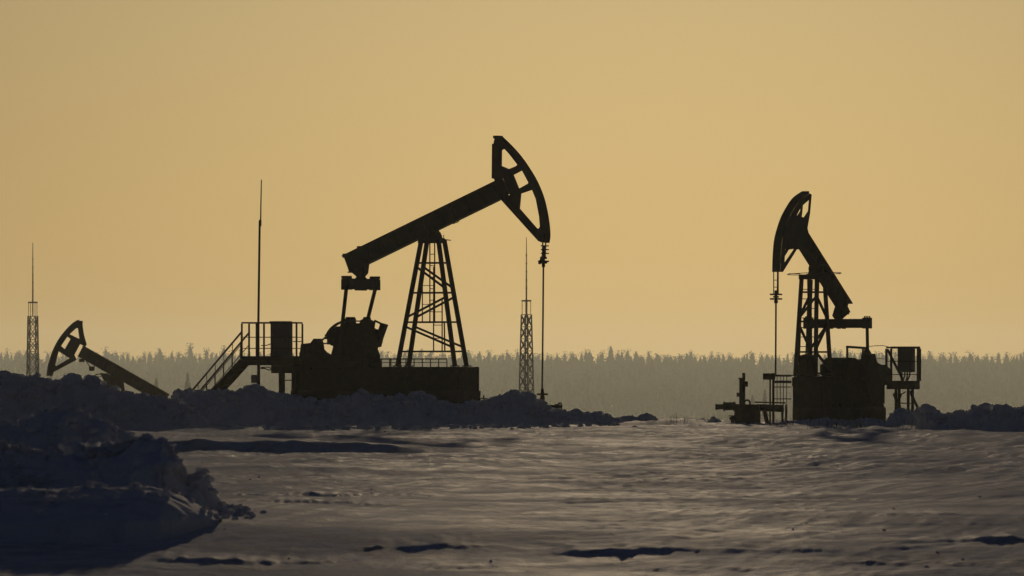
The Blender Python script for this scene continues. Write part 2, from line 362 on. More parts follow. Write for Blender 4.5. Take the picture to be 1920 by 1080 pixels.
heap('snow_heap', 'thin strip of trodden snow along the foot of the right pumpjack',
 [(1440,797),(1475,789),(1520,787),(1548,783),(1558,786),(1600,788),(1625,784),(1650,786),(1672,798)], 292, 1.3, 1.2, PILE, .5, nx=320, ny=40, clods=50, cat='snow heap')

# clods strewn on the flat snow
V = []; T = []; n = 0; iv, it = ico()
import bmesh
bm = bmesh.new(); bmesh.ops.create_icosphere(bm, subdivisions=2, radius=1)
iv2 = np.array([v.co[:] for v in bm.verts]); it2 = np.array([[v.index for v in f.verts] for f in bm.faces]); bm.free()
spots = []
for k in range(150):
    spots.append((RNG.normal(760, 170), RNG.normal(804, 2.0), abs(RNG.normal(.05, .04)) + .02))
for k in range(40): spots.append((RNG.normal(445, 22), RNG.normal(965, 8), abs(RNG.normal(.02, .015)) + .01))
for k in range(60): spots.append((RNG.uniform(980, 1160), RNG.normal(799, 1.6), abs(RNG.normal(.04, .03)) + .02))
for k in range(26): spots.append((RNG.uniform(300, 1900), RNG.uniform(815, 1075), abs(RNG.normal(.006, .005)) + .006))
for px, py, r in spots:
    if py < 797: continue
    D = dist(py); x = (px - 960) / F * D
    w = iv2 * (1 + .4 * n3(iv2 * 1.5 + px)[:, None]) * r * np.array([1.3, 1.1, .7]) + np.array([x, D, gz(x, D) + r * .3])
    V.append(w); T.append(it2 + n); n += len(w)
tag(mesh_np('snow_clods', np.concatenate(V), np.concatenate(T), PILE), kind='stuff')

# ------------------------------------------------------------------ pumpjacks
def beam(fr, A, B, depth, width, v=0.0):
    """I-beam from A to B (u, z) with stiffener plates"""
    a = Vector((A[0], 0, A[1])); b = Vector((B[0], 0, B[1])); d = (b - a).normalized(); n = Vector((-d.z, 0, d.x))
    if n.z < 0: n = -n
    L = (b - a).length; m = MB(); h = depth / 2; tf = .035
    def q(s0, s1, n0, n1, v0, v1):
        pts = [(a + d * s + n * t) for s, t in ((s0, n0), (s1, n0), (s1, n1), (s0, n1))]
        m.prism([(p.x, p.z) for p in pts], v0, v1)
    q(0, L, -h + tf, h - tf, -.02, .02)
    q(0, L, h - tf, h, -width / 2, width / 2); q(0, L, -h, -h + tf, -width / 2, width / 2)
    k = .35
    while k < L:
        q(k, k + .02, -h + tf, h - tf, -width / 2 + .02, -.021); q(k, k + .02, -h + tf, h - tf, .021, width / 2 - .02); k += .62
    return m
def rim(arc, inner, w, m):
    for i in range(len(arc) - 1):
        m.prism([arc[i], arc[i + 1], inner[i + 1], inner[i]], -w / 2, w / 2)
def inset(arc, d):
    out = []
    for i, p in enumerate(arc):
        a = Vector(arc[max(i - 1, 0)]); b = Vector(arc[min(i + 1, len(arc) - 1)]); t = (b - a).normalized()
        out.append((p[0] + t.y * d, p[1] - t.x * d))
    return out
def smooth_arc(pts, k=4):
    out = []
    for i in range(len(pts) - 1):
        p0 = Vector(pts[max(i - 1, 0)]); p1 = Vector(pts[i]); p2 = Vector(pts[i + 1]); p3 = Vector(pts[min(i + 2, len(pts) - 1)])
        for j in range(k):
            t = j / k
            out.append(tuple(.5 * (2 * p1 + (p2 - p0) * t + (2 * p0 - 5 * p1 + 4 * p2 - p3) * t * t + (3 * p1 - p0 - 3 * p2 + p3) * t ** 3)))
    return out + [tuple(pts[-1])]
def sc_pts(pts, s, ox, oy): return [(x / s + ox, y / s + oy) for x, y in pts]
def tower(fr, bot, top, zb, zt, w, levels, diags, mat=STEEL):
    """four legs; bot and top give (u, v) of near-left, near-right, far-left, far-right"""
    P = [(Vector((*bot[i], zb)), Vector((*top[i], zt))) for i in range(4)]
    for a, b in P:
        d = (b - a).normalized(); m = MB(); m.bar(a, b, w); m.box((a.x - w, a.y - w, a.z - .0), (a.x + w, a.y + w, a.z + .04))
        fr.part('leg', m, mat)
    at = lambda i, z: P[i][0].lerp(P[i][1], (z - zb) / (zt - zb))
    for z in levels:
        for i, j in ((0, 1), (2, 3), (0, 2), (1, 3)):
            m = MB(); m.bar(at(i, z), at(j, z), .075, .06); fr.part('brace', m, mat)
    for (i, z0), (j, z1) in diags:
        m = MB(); m.bar(at(i, z0), at(j, z1), .075, .065); fr.part('diagonal_brace', m, mat)
    return at
def ladder(fr, a0, a1, b0, b1, step=.3, r=.02, mat=STEEL):
    m = MB(); m.tube([a0, a1], r * 1.3, 6); m.tube([b0, b1], r * 1.3, 6)
    n = max(2, int((Vector(a1) - Vector(a0)).length / step))
    for i in range(1, n): m.tube([Vector(a0).lerp(Vector(a1), i / n), Vector(b0).lerp(Vector(b1), i / n)], r * .7, 5)
    return fr.part('ladder', m, mat)
def low_rail(fr, u0, u1, v, z, h, n, name='guard_rail', r=.018):
    m = MB(); m.bar((u0, v, z + h), (u1, v, z + h), r * 2.4, r * 2.4); m.bar((u0, v, z + h * .55), (u1, v, z + h * .55), r * 1.2)
    for i in range(n + 1):
        u = u0 + (u1 - u0) * i / n; m.bar((u, v, z), (u, v, z + h - r * 1.2), r * 1.6)
    return fr.part(name, m)

# ---- the large central pumpjack
G = 'pumpjacks on the snow field'
m_ = Fr('pumpjack', 'large black pumpjack in the centre, beam tilted up to its right with open horse head', 'pumpjack', 811, 300, -29, 0, G)
f = m_
b = MB(); b.box((-5.35, -.75, -.2), (1.52, .75, 1.15)); found = f.part('foundation', b, CONCRETE)
b = MB()
for v in (-.55, .55):
    b.box((-5.3, v - .12, 1.152), (1.47, v + .12, 1.19)); b.box((-5.3, v - .12, 1.95), (1.47, v + .12, 1.99)); b.box((-5.3, v - .02, 1.19), (1.47, v + .02, 1.95))
    for k in range(12): b.box((-5.2 + k * .6, v - .1, 1.19), (-5.18 + k * .6, v - .021, 1.95)); b.box((-5.2 + k * .6, v + .021, 1.19), (-5.18 + k * .6, v + .1, 1.95))
for u in (-5.28, -3.8, -2.2, -1.1, -.2, .9, 1.45): b.box((u - .04, -.53, 1.2), (u + .04, .53, 1.94))
b.box((-5.3, -.54, 1.8), (1.46, .54, 1.84)); f.part('base_frame', b, GREASE)
b = MB(); b.box((-5.2, -.76, 1.16), (1.44, -.70, 1.9)); f.part('skirt_panel', b, GREASE)
b = MB(); b.box((1.475, -.6, .9), (1.50, .6, 1.97)); b.bar((1.5, -.58, 1.0), (1.5, -.58, 1.98), .07); b.bar((1.5, .58, 1.0), (1.5, .58, 1.98), .07); f.part('end_plate', b, STEEL)
zb = 2.0; zt = 6.45
def uv(px, py, v): return (f.uz(px, py, v)[0], v)
bot = [uv(745, 685, -.41), uv(853, 685, -.41), uv(766, 685, .41), uv(875, 685, .41)]
top = [uv(790, 450, -.2), uv(822, 450, -.2), uv(801, 450, .2), uv(833, 450, .2)]
zz = lambda py: CAMZ + (HZ - py) / F * 300
at = tower(f, bot, top, zb, zt, .125, [zz(493), zz(549), zz(604), zz(659)],
    [((0, zz(500)), (1, zz(540))), ((2, zz(500)), (3, zz(540))), ((1, zz(557)), (0, zz(595))), ((3, zz(557)), (2, zz(595))), ((0, zz(612)), (1, zz(651))), ((2, zz(612)), (3, zz(651)))])
ladder(f, f.p(806, 606, .3), f.p(806, 455, .3), f.p(815, 606, .3), f.p(815, 455, .3), .36)
ladder(f, f.p(792, 606, .25), f.p(792, 500, .25), f.p(813, 606, .25), f.p(813, 500, .25), .55, .018)
ladder(f, f.p(813, 659, .2), f.p(813, 560, .2), f.p(829, 659, .2), f.p(829, 560, .2), .42)
b = MB(); b.tube([f.p(834, 658, .45), f.p(833, 604, .45)], .03, 6); f.part('conduit', b)
low_rail(f, f.uz(700, 686, .5)[0], f.uz(838, 686, .5)[0], .5, 1.99, .28, 9)
low_rail(f, f.uz(696, 686, -.5)[0], f.uz(770, 686, -.5)[0], -.5, 1.99, .28, 4)
b = MB(); b.prism(f.solid([(783,456),(836,456),(834,447),(829,446),(786,446)], 0, .28), -.28, .28); f.part('bearing_plate', b)
b = MB(); b.prism(f.solid([(788,447),(830,447),(825,436),(815,428),(790,434)], 0, .2), -.2, .2); b.disc(f.p(806, 438), .16, .56, (0, 1, 0)); sad = f.part('saddle_bearing', b, GREASE)
b = MB(); b.ring(f.p(829, 449), .32, .012, (.1, 0, 1)); b.bar(f.p(832, 455), f.p(832, 440), .02); b.bar(f.p(829, 455), f.p(828, 441), .02); f.part('guard_ring', b)
# beam
A = f.uz(650, 495.5); B = f.uz(937, 355.5)
bm_ = f.part('walking_beam', beam(f, A, B, .66, .30), STEEL)
for px, py in ((674, 463), (647, 477)):
    b = MB(); b.box((f.uz(px, py)[0] - .06, -.08, f.uz(px, py)[1] - .12), (f.uz(px, py)[0] + .06, .08, f.uz(px, py)[1] + .03)); f.part('lifting_lug', b, STEEL, bm_)
b = MB(); b.tube([f.p(838, 416, -.1), f.p(850, 419, -.1), f.p(858, 417, -.1), f.p(862, 411, -.1)], .012, 5); b.tube([f.p(842, 419, -.1), f.p(851, 419.5, -.1), f.p(861, 415, -.1)], .012, 5)
f.part('loose_cable', b, ROPE, bm_)
b = MB(); b.prism(f.solid([(922,380),(941,373),(938,368),(918,377)], 0, .1), -.1, .1); b.bar(f.p(904, 387), f.p(936, 374), .03); f.part('hinge_block', b, GREASE, bm_)
# tail bearing and equalizer
b = MB(); b.prism(f.solid([(652,505),(668,486),(693,490),(690,512),(683,519),(690,525),(666,525),(672,519),(664,513)], 0, .14), -.14, .14, [f.poly([(668,507),(670,505.5),(670,508),(668,509)])])
b.disc(f.p(678, 508), .12, .4, (0, 1, 0)); f.part('tail_bearing', b, GREASE)
eq = f.p(676.5, 531)
b = MB(); b.box((eq.x - .11, -1.12, eq.z - .22), (eq.x + .11, 1.12, eq.z + .16))
for v in (-1.0, 1.0): b.box((eq.x - .13, v - .15, eq.z + .16), (eq.x + .13, v + .15, eq.z + .25)); b.box((eq.x - .15, v - .13, eq.z - .24), (eq.x + .15, v + .13, eq.z + .14))
for v in (-.3, -.1, .12, .3): b.box((eq.x - .05, v - .05, eq.z - .26), (eq.x + .05, v + .05, eq.z - .22))
f.part('equalizer', b, STEEL)
for v, x1, y1 in ((-1.02, 640, 625), (1.02, 683, 625)):
    p1 = f.p(x1, y1, v); b = MB(); b.tube([(eq.x, v, eq.z - .2), p1], .07, 8)
    b.tube([p1, f.p(x1 - 6, y1 + 40, v)], .07, 8); b.disc(f.p(x1 - 6, y1 + 40, v), .2, .16, (0, 1, 0)); f.part('pitman_arm', b, STEEL)
# gearbox, cranks, belt guard, motor
gb = [(616,634),(620,624),(630,616),(640,612),(650,611),(653,605),(690,606),(698,614),(706,620),(709,640),(707,655),(712,665),(714,690),(612,690),(622,668),(628,650),(621,642),(614,636)]
b = MB(); b.prism(f.solid(gb, 0, .38), -.38, .38); b.box((f.uz(657,600)[0] - .12, -.2, f.uz(657,606)[1] - .1), (f.uz(657,600)[0] + .12, .2, f.uz(657,597)[1])); gbo = f.part('gearbox', b, GREASE)
b = MB(); b.disc((f.uz(657,600)[0], 0, f.uz(657,597)[1] + .02), .17, .06, (0, 0, 1), 14); f.part('filler_cap', b, GREASE, gbo)
def crank(v, weight_pts, arm_pts):
    b = MB(); b.prism(f.poly(arm_pts, v), v - .07, v + .07); b.disc(f.p(*arm_pts[0], v), .2, .2, (0, 1, 0)); c = f.part('crank', b, STEEL)
    b = MB(); b.prism(f.poly(weight_pts, v), v - .16, v + .16); b.disc(f.p(*weight_pts[1], v), .05, .4, (0, 1, 0), 8); f.part('counterweight', b, GREASE, c)
crank(.62, [(694,612),(706,620),(703,640),(692,668),(674,672),(680,640)], [(684,640),(695,640),(690,690),(676,690)])
crank(-.62, [(680,600),(688,597),(700,604),(692,650),(676,678),(652,676),(668,640)], [(676,640),(686,642),(668,688),(652,686)])
b = MB(); b.prism(f.poly([(716,606),(725,609),(716,634),(712,650),(705,652),(708,634)], .5), .38, .62); b.bar(f.p(702, 601, .5), f.p(717, 608, .5), .06); f.part('brake_drum', b, GREASE)
arc = [f.uz(x, y, -.5) for x, y in smooth_arc([(613, 636), (614, 628), (619, 619), (627, 611), (637, 605), (648, 601.5), (657, 601), (672, 602), (690, 603), (700, 605)], 3)]
b = MB()
for i in range(len(arc) - 1): b.bar((arc[i][0], -.5, arc[i][1]), (arc[i+1][0], -.5, arc[i+1][1]), .18, .05)
b.prism(f.poly([(613,634),(622,620),(632,612),(640,618),(630,640),(622,648)], -.5), -.56, -.44); f.part('belt_guard', b, STEEL)
b = MB(); b.bar(f.p(601, 640, -.5), f.p(615, 629, -.5), .05); b.bar(f.p(600, 644, -.5), f.p(620, 644, -.5), .05); b.box((f.uz(617,640,-.5)[0]-.05, -.56, f.uz(617,646,-.5)[1]), (f.uz(617,640,-.5)[0]+.06, -.44, f.uz(617,634,-.5)[1])); f.part('drive_belt', b, ROPE)
b = MB(); b.prism(f.solid([(566,645),(590,643),(598,635),(602,643),(604,655),(612,661),(620,664),(620,690),(560,690),(562,668)], -.1, .3), -.4, .2)
mt = f.part('motor', b, GREASE)
b = MB(); c = f.p(583, 660, 0); b.disc((c.x, 0, c.z - .1), .22, .9, (0, 1, 0))
for k in range(7): b.ring((c.x, -.4 + k * .13, c.z - .1), .23, .02, (0, 1, 0), 20, 5)
f.part('cooling_fins', b, GREASE, mt)
b = MB(); b.prism(f.solid([(545,673),(716,673),(716,690),(545,690)], 0, .45), -.45, .45); f.part('machinery_deck', b, GREASE)
# horse head
H = lambda pts: [f.uz(x / 3.375 + 620, y / 3.375 + 240, 0) for x, y in pts]
arcp = smooth_arc([(1075,55),(1130,108),(1190,175),(1242,248),(1290,328),(1330,420),(1355,512),(1370,600),(1376,680),(1369,727)], 4)
outer = H([(1033,95),(1040,60),(1055,52)] + arcp + [(1330,723),(1270,655),(1180,555),(1087,458),(1080,440),(1072,415),(1035,322),(1031,200)])
holes = [H(h) for h in ([(1083,140),(1100,131),(1130,163),(1183,232),(1175,241),(1130,260),(1081,240)], [(1157,297),(1212,268),(1253,345),(1250,352),(1195,383),(1190,380)],
    [(1205,415),(1276,391),(1300,450),(1321,560),(1326,625),(1318,637),(1305,635),(1196,510)], [(1087,318),(1091,313),(1136,424),(1124,428),(1124,420),(1130,417)])]
b = MB(); b.prism(outer, -.03, .03, holes)
ap = H(arcp); rim(ap, inset(ap, .05), .36, b)
for line in ([(1035,100),(1033,320)], [(1090,455),(1325,715)]):
    q = H(line); b.bar((q[0][0], 0, q[0][1]), (q[1][0], 0, q[1][1]), .16, .05)
hh = f.part('horse_head', b, STEEL)
b = MB(); q = H([(1045, 58), (1072, 60)]); b.box((q[0][0], -.2, q[0][1] - .05), (q[1][0], .2, q[0][1] + .05)); f.part('head_cap', b, STEEL, hh)
# bridle, carrier bar and polished rod
b = MB()
for v in (-.11, .11):
    p = f.p(1021, 455, 0); q = f.p(1019.5, 484, 0); b.tube([(p.x, v, p.z + .3), (q.x, v * .9, q.z)], .028, 6)
for py in (461, 468, 475): q = f.p(1022.5, py); b.box((q.x - .1, -.15, q.z - .02), (q.x + .06, .15, q.z + .02))
f.part('bridle_rope', b, ROPE)
b = MB(); q = f.p(1019, 490); b.box((q.x - .11, -.2, q.z - .03), (q.x + .11, .2, q.z + .03)); b.disc((q.x, 0, q.z - .05), .13, .06, (0, 0, 1), 12); b.disc((q.x, 0, q.z + .12), .12, .08, (0, 0, 1), 12); b.disc((q.x, 0, q.z - .14), .06, .12, (0, 0, 1), 10)
b.bar(f.p(1018, 480), f.p(1011, 495), .07); b.tube([(q.x, 0, q.z + .55), (q.x, 0, q.z - .2)], .055, 8); f.part('carrier_bar', b, GREASE)
b = MB(); b.tube([(q.x, 0, q.z), f.p(1018.0, 600), f.p(1016.5, 735)], .032, 8); f.part('polished_rod', b, ROPE)
wx = (1017.0 - 960) / F * 297.8

# ---- wellhead of the central pumpjack, and a small valve
w = Fr('wellhead', 'slim wellhead below the rod of the central pumpjack with a side pipe and handwheel', 'wellhead', 1017, 297.8, 0, 0, None); f = w
b = MB(); b.tube([(0, 0, -.2), (0, 0, .95)], .085, 12); b.tube([(0, 0, .95), (0, 0, 1.22)], .07, 12, .05); f.part('casing', b, GREASE)
b = MB(); b.disc((0, 0, 1.03), .16, .07, (0, 0, 1), 14); b.box((-.19, -.03, 1.0), (.19, .03, 1.06)); f.part('flange', b, GREASE)
b = MB(); b.disc((0, 0, .72), .14, .05, (0, 0, 1), 14); f.part('flange', b, GREASE)
b = MB(); b.tube([(.02, 0, .60), f.p(1052, 762)], .06, 10); b.disc(f.p(1043, 762), .09, .12, (1, 0, 0), 10); f.part('flow_line', b, GREASE)
b = MB(); c = f.p(1050, 762); b.ring(c, .13, .022, (.85, -.5, 0)); b.bar(c - Vector((0, 0, .13)), c + Vector((0, 0, .13)), .025); b.disc(c, .035, .12, (.85, -.5, 0), 8); f.part('handwheel', b, GREASE)
w = Fr('gate_valve', 'tiny cross-shaped valve sticking up by the right end of the central foundation', 'valve', 907, 296, 0, 0); f = w
b = MB(); b.tube([(0, 0, -.15), (0, 0, .85)], .05, 10); b.disc((0, 0, .78), .1, .1, (0, 0, 1), 10); b.tube([(0, 0, .85), f.p(907, 741)], .022, 6); f.part('valve_body', b, GREASE)
b = MB(); c = f.p(907, 747); b.ring(c, .12, .02, (0, 0, 1)); b.bar(c - Vector((.13, 0, 0)), c + Vector((.13, 0, 0)), .025); f.part('handwheel', b, GREASE)

# ---- service platform with stair, left of the central pumpjack
pl = Fr('service_platform', 'steel service platform with railings and a steep stair left of the central pumpjack', 'platform', 505, 301, -14.5); f = pl
dk0 = f.uz(453, 673, -.5)[0]; dk1 = f.uz(566, 673, .5)[0]; dz = zz(673)
b = MB(); b.box((dk0, -.55, dz - .05), (dk1, .55, dz)); b.box((dk0, -.55, dz - .22), (dk1, -.49, dz - .052)); b.box((dk0, .49, dz - .22), (dk1, .55, dz - .052))
for k in range(6): u = dk0 + .1 + (dk1 - dk0 - .2) * k / 5; b.box((u - .03, -.488, dz - .16), (u + .03, .488, dz - .052))
b.box((f.uz(515,0,0)[0], -.45, dz - .5), (f.uz(558,0,0)[0], .45, dz - .225)); f.part('deck', b, RUST)
def rail_side(v, posts, topx):
    b = MB(); z1 = zz(605); b.bar((topx[0], v, z1), (topx[1], v, z1), .055)
    for py in (632, 653): b.bar((topx[0], v, zz(py)), (topx[1], v, zz(py)), .025)
    for u in posts: b.bar((u, v, dz), (u, v, z1 - .03), .055)
    b.box((topx[0], v - .012, dz + .0), (topx[1], v + .012, dz + .1)); f.part('railing', b, STEEL)
rail_side(-.5, [f.uz(p, 0, -.5)[0] for p in (453.5, 481, 509, 556)], (f.uz(453, 0, -.5)[0], f.uz(556, 0, -.5)[0]))
rail_side(.5, [f.uz(p, 0, .5)[0] for p in (467, 495, 523, 567)], (f.uz(467, 0, .5)[0], f.uz(567, 0, .5)[0]))
for py, w_ in ((605, .05), (640, .03)): b = MB(); b.bar((dk1 - .03, -.5, zz(py)), (dk1 - .03, .5, zz(py)), w_); f.part('end_rail', b, STEEL)
zfoot = .1; sl = (zz(673) - zz(735)) / (f.uz(450, 0, -.5)[0] - f.uz(395, 0, -.5)[0])
ufoot = dk0 - (dz - zfoot) / sl
b = MB()
for v in (-.45, .45): b.bar((ufoot, v, zfoot), (dk0, v, dz - .06), .05, .2)
f.part('stair_stringer', b, RUST)
b = MB()
for k in range(1, 12):
    t = k / 12; u = ufoot + (dk0 - ufoot) * t; z = zfoot + (dz - zfoot) * t; b.box((u - .13, -.42, z - .02), (u + .13, .42, z + .02))
f.part('stair_treads', b, RUST)
for v in (-.5, .5):
    b = MB(); h = 0.95; b.bar((ufoot + .1, v, zfoot + h), (dk0, v, dz + h), .055); b.bar((ufoot + .1, v, zfoot + h * .55), (dk0, v, dz + h * .55), .025)
    for k in range(7):
        t = k / 6; u = ufoot + .1 + (dk0 - ufoot - .12) * t; z = zfoot + (dz - zfoot) * t; b.bar((u, v, z), (u, v, z + h - .02), .022)
    f.part('stair_handrail', b, STEEL)
for px, v in ((526, -.4), (531, .4), (550, -.4), (556, .4)):
    p = f.p(px, 690, v); b = MB(); b.bar((p.x, v, -.2), (p.x, v, dz - .2), .1, .12); f.part('support_leg', b, STEEL)
b = MB(); b.bar(f.p(526, 713, -.4), f.p(552, 713, -.4), .04); f.part('leg_brace', b, STEEL)
b = MB(); b.tube([f.p(484, 690, -.3), f.p(497, 691, -.3), f.p(505, 694, -.3), f.p(511, 692, -.3), f.p(517, 687, -.3)], .022, 6)
b.tube([f.p(489, 689, -.2), f.p(502, 688, -.2), f.p(512, 692, -.2), f.p(521, 697, -.2)], .022, 6); f.part('hanging_cable', b, ROPE)
b = MB(); b.tube([f.p(490, 648, -.3), f.p(500, 647.5, -.3), f.p(510, 644, -.3)], .018, 6); f.part('lamp_arm', b, STEEL)
cb = Fr('control_cabinet', 'tall dark control cabinet standing on the central service platform', 'cabinet', 529, 301, -14.5, dz + .004); f = cb
b = MB(); b.box((-.33, -.25, .03), (.31, .25, 1.27)); cbb = f.part('cabinet_body', b, CABINET)
b = MB(); b.box((-.38, -.29, 1.272), (.28, .29, 1.33)); f.part('cabinet_roof', b, CABINET)
b = MB(); b.box((-.29, -.27, .1), (.27, -.253, 1.2)); d_ = f.part('cabinet_door', b, CABINET); b = MB(); b.box((.19, -.30, .6), (.22, -.272, .75)); f.part('handle', b, STEEL, d_)
b = MB(); b.box((-.33, -.25, 0), (.31, .25, .028)); f.part('plinth', b, STEEL)

ms = Fr('lightning_mast', 'very thin tall pole rising behind the left end of the service platform railing', 'pole', 484.5, 302.5, 0); f = ms
b = MB(); b.tube([(0, 0, -.2), f.p(484.5, 600), f.p(487, 414)], .045, 8, .038); f.part('lower_pole', b, STEEL)
b = MB(); b.tube([f.p(488.6, 422), f.p(489.2, 380), f.p(490.2, 337)], .026, 6, .018); f.part('upper_rod', b, STEEL)
b = MB(); b.box(tuple(f.p(485.8, 424) - Vector((0, .05, 0))), tuple(f.p(490.3, 412) + Vector((0, .05, 0)))); f.part('clamp', b, STEEL)
jb = Fr('junction_box', 'small dark junction box on a post below the service platform', 'box', 479, 299.2, -10); f = jb
b = MB(); b.tube([(.1, .05, -.2), f.p(485, 680, .05)], .055, 8); f.part('post', b, STEEL)
b = MB(); b.box((f.uz(472, 0)[0], -.12, zz(718)), (f.uz(487, 0)[0], -.006, zz(703))); jbb = f.part('box_body', b, CABINET)
b = MB(); b.box((f.uz(473, 0)[0], -.136, zz(717)), (f.uz(486, 0)[0], -.121, zz(704))); f.part('box_lid', b, CABINET, jbb)

# ---- the right pumpjack, turned towards the camera
r_ = Fr('pumpjack', 'smaller pumpjack at the right, turned towards the viewer with steep beam and closed-looking head', 'pumpjack', 1538, 300, 240.5, 0, G); f = r_
b = MB(); b.box((-3.9, -.6, -.2), (.95, .6, .55)); f.part('foundation', b, CONCRETE)
b = MB()
for v in (-.48, .48):
    b.box((-3.85, v - .1, .552), (.9, v + .1, .60)); b.box((-3.85, v - .1, 1.62), (.9, v + .1, 1.66)); b.box((-3.85, v - .02, .6), (.9, v + .02, 1.62))
    for k in range(9): b.box((-3.8 + k * .55, v - .09, .6), (-3.78 + k * .55, v - .021, 1.62)); b.box((-3.8 + k * .55, v + .021, .6), (-3.78 + k * .55, v + .09, 1.62))
for u in (-3.83, -2.5, -1.2, 0.0, .87): b.box((u - .03, -.46, .6), (u + .03, .46, 1.60))
b.box((-3.8, -.46, 1.604), (.88, .46, 1.64)); f.part('base_frame', b, GREASE)
b = MB(); b.box((.905, -.6, .3), (.93, .6, 1.5)); b.box((.93, -.62, 1.3), (.95, .62, 1.62)); f.part('end_plate', b, STEEL)
b = MB(); b.box((-3.8, .585, .7), (.85, .605, 1.5)); f.part('skirt_panel', b, GREASE)
b = MB(); b.box((-2.6, .61, .95), (-2.2, .64, 1.25)); f.part('name_plate', b, CABINET)
def tw(px, py, v): return (f.uz(px, py, v)[0], v)
bb = [(-.03, -.41), (1.11, -.41), (-.03, .41), (1.11, .41)]   # u, v of the feet: rear-left, front-left, rear-right, front-right
cu = .55
bot = [(cu - .58, -.40), (cu + .58, -.40), (cu - .58, .40), (cu + .58, .40)]; top = [(cu - .29, -.30), (cu + .29, -.30), (cu - .29, .30), (cu + .29, .30)]
at = tower(f, bot, top, 1.67, zz(522), .115, [zz(548), zz(603), zz(660), zz(700)],
  [((0, zz(555)), (1, zz(597))), ((2, zz(597)), (3, zz(555))), ((1, zz(608)), (0, zz(655))), ((3, zz(655)), (2, zz(608))), ((0, zz(660)), (1, zz(695))), ((2, zz(695)), (3, zz(660))),
   ((0, zz(655)), (2, zz(608))), ((1, zz(597)), (3, zz(555)))])
for v in (-.2, .2): ladder(f, (cu + .45, v - .13, 1.7), (cu + .2, v - .13, zz(525)), (cu + .45, v + .13, 1.7), (cu + .2, v + .13, zz(525)), .33)
b = MB(); b.box((cu - .36, -.38, zz(524)), (cu + .36, .38, zz(515))); f.part('bearing_plate', b)
b = MB(); b.prism([(-.25, zz(514.5)), (.45, zz(514.5)), (.3, zz(500)), (.0, zz(496)), (-.15, zz(502))], -.26, .26); b.disc((.1, 0, zz(504)), .13, .7, (0, 1, 0)); f.part('saddle_bearing', b, GREASE)
b = MB(); b.ring((cu, .05, zz(513.5)), .95, .014, (.06, .0, 1), 40)
for a in range(4): b.bar((cu + .33 * (1 if a % 2 else -1), .33 * (1 if a > 1 else -1), zz(514)), (cu + .67 * (1 if a % 2 else -1), .05 + .67 * (1 if a > 1 else -1), zz(513.5)), .02)
f.part('guard_ring', b)
A = f.uz(1587, 579); B = f.uz(1502, 444)
rb = f.part('walking_beam', beam(f, A, B, .50, .36), STEEL)
b = MB(); b.prism(f.poly([(1577,560),(1589,585),(1581,592),(1572,600),(1566,592),(1570,578)]), -.12, .12); b.disc(f.p(1572, 592), .08, .36, (0, 1, 0)); f.part('tail_bearing', b, GREASE)
eq = f.p(1570.5, 606)
b = MB(); b.box((eq.x - .1, -1.2, eq.z - .17), (eq.x + .1, 1.2, eq.z + .15))
for v in (-1.17, 1.17): b.box((eq.x - .13, v - .13, eq.z - .19), (eq.x + .13, v + .13, eq.z + .19)); [b.box((eq.x - .03, v + d - .02, eq.z + .19), (eq.x + .03, v + d + .02, eq.z + .25)) for d in (-.09, 0, .09)]
for v in (-.25, .05, .25): b.box((eq.x - .05, v - .06, eq.z - .20), (eq.x + .05, v + .06, eq.z - .17))
f.part('equalizer', b, STEEL)
for v in (-1.17, 1.17):
    b = MB(); b.tube([(eq.x, v, eq.z - .15), (eq.x - .05, v, 2.2)], .06, 8); b.tube([(eq.x - .05, v, 2.2), (eq.x - .1, v, 1.3)], .06, 8); b.disc((eq.x - .1, v, 1.3), .16, .16, (0, 1, 0)); f.part('pitman_arm', b, STEEL)
    b = MB(); vv = v * .93; b.prism([(eq.x - .22, 2.42), (eq.x + .18, 2.42), (eq.x + .15, 1.2), (eq.x - .35, 1.2)], vv - .07, vv + .07); cr = f.part('crank', b, STEEL)
    b = MB(); b.prism([(eq.x - .2, 2.46 if v > 0 else 2.45), (eq.x + .2, 2.44 if v > 0 else 2.4), (eq.x + .5, 1.5), (eq.x + .2, .9), (eq.x - .5, 1.0), (eq.x - .7, 1.5)], vv + (.08 if v > 0 else -.3), vv + (.3 if v > 0 else -.08)); f.part('counterweight', b, GREASE, cr)
b = MB(); hood = [(1543,684),(1552,674),(1562,670.5),(1590,671),(1602,676),(1612,682),(1616,700),(1616,720),(1540,720)]
b.prism(f.solid(hood, 0, .42), -.42, .42); f.part('gearbox', b, GREASE)
b = MB(); b.prism([f.uz(x, y, .6) for x, y in [(1628,654),(1637,668),(1645,680),(1652,684),(1661,684),(1668,692),(1669,722),(1630,722),(1622,690)]], .45, .62); f.part('belt_guard', b, STEEL)
b = MB(); c = (-3.2, 0, 1.95); b.disc(c, .3, .8, (0, 1, 0)); b.box((-3.5, -.35, 1.66), (-2.9, .35, 1.74)); b.box((-3.35, .41, 1.8), (-3.05, .5, 2.1))
for k in range(6): b.ring((-3.2, -.32 + k * .13, 1.95), .31, .018, (0, 1, 0), 20, 5)
f.part('motor', b, GREASE)
b = MB(); u0 = f.uz(1588, 0, .3)[0]; u1 = f.uz(1622, 0, .3)[0]
b.bar((u0, .3, zz(650)), (u1, .3, zz(652)), .08)
for px in (1588.5, 1618): b.bar((f.uz(px, 0, .3)[0], .3, 1.7), (f.uz(px, 0, .3)[0], .3, zz(650)), .06)
f.part('guard_frame', b, STEEL)
b = MB(); b.tube([(.9, .5, 1.7), (.9, .5, 2.05), (.6, .5, 2.1)], .04, 8); f.part('brake_housing', b, GREASE)
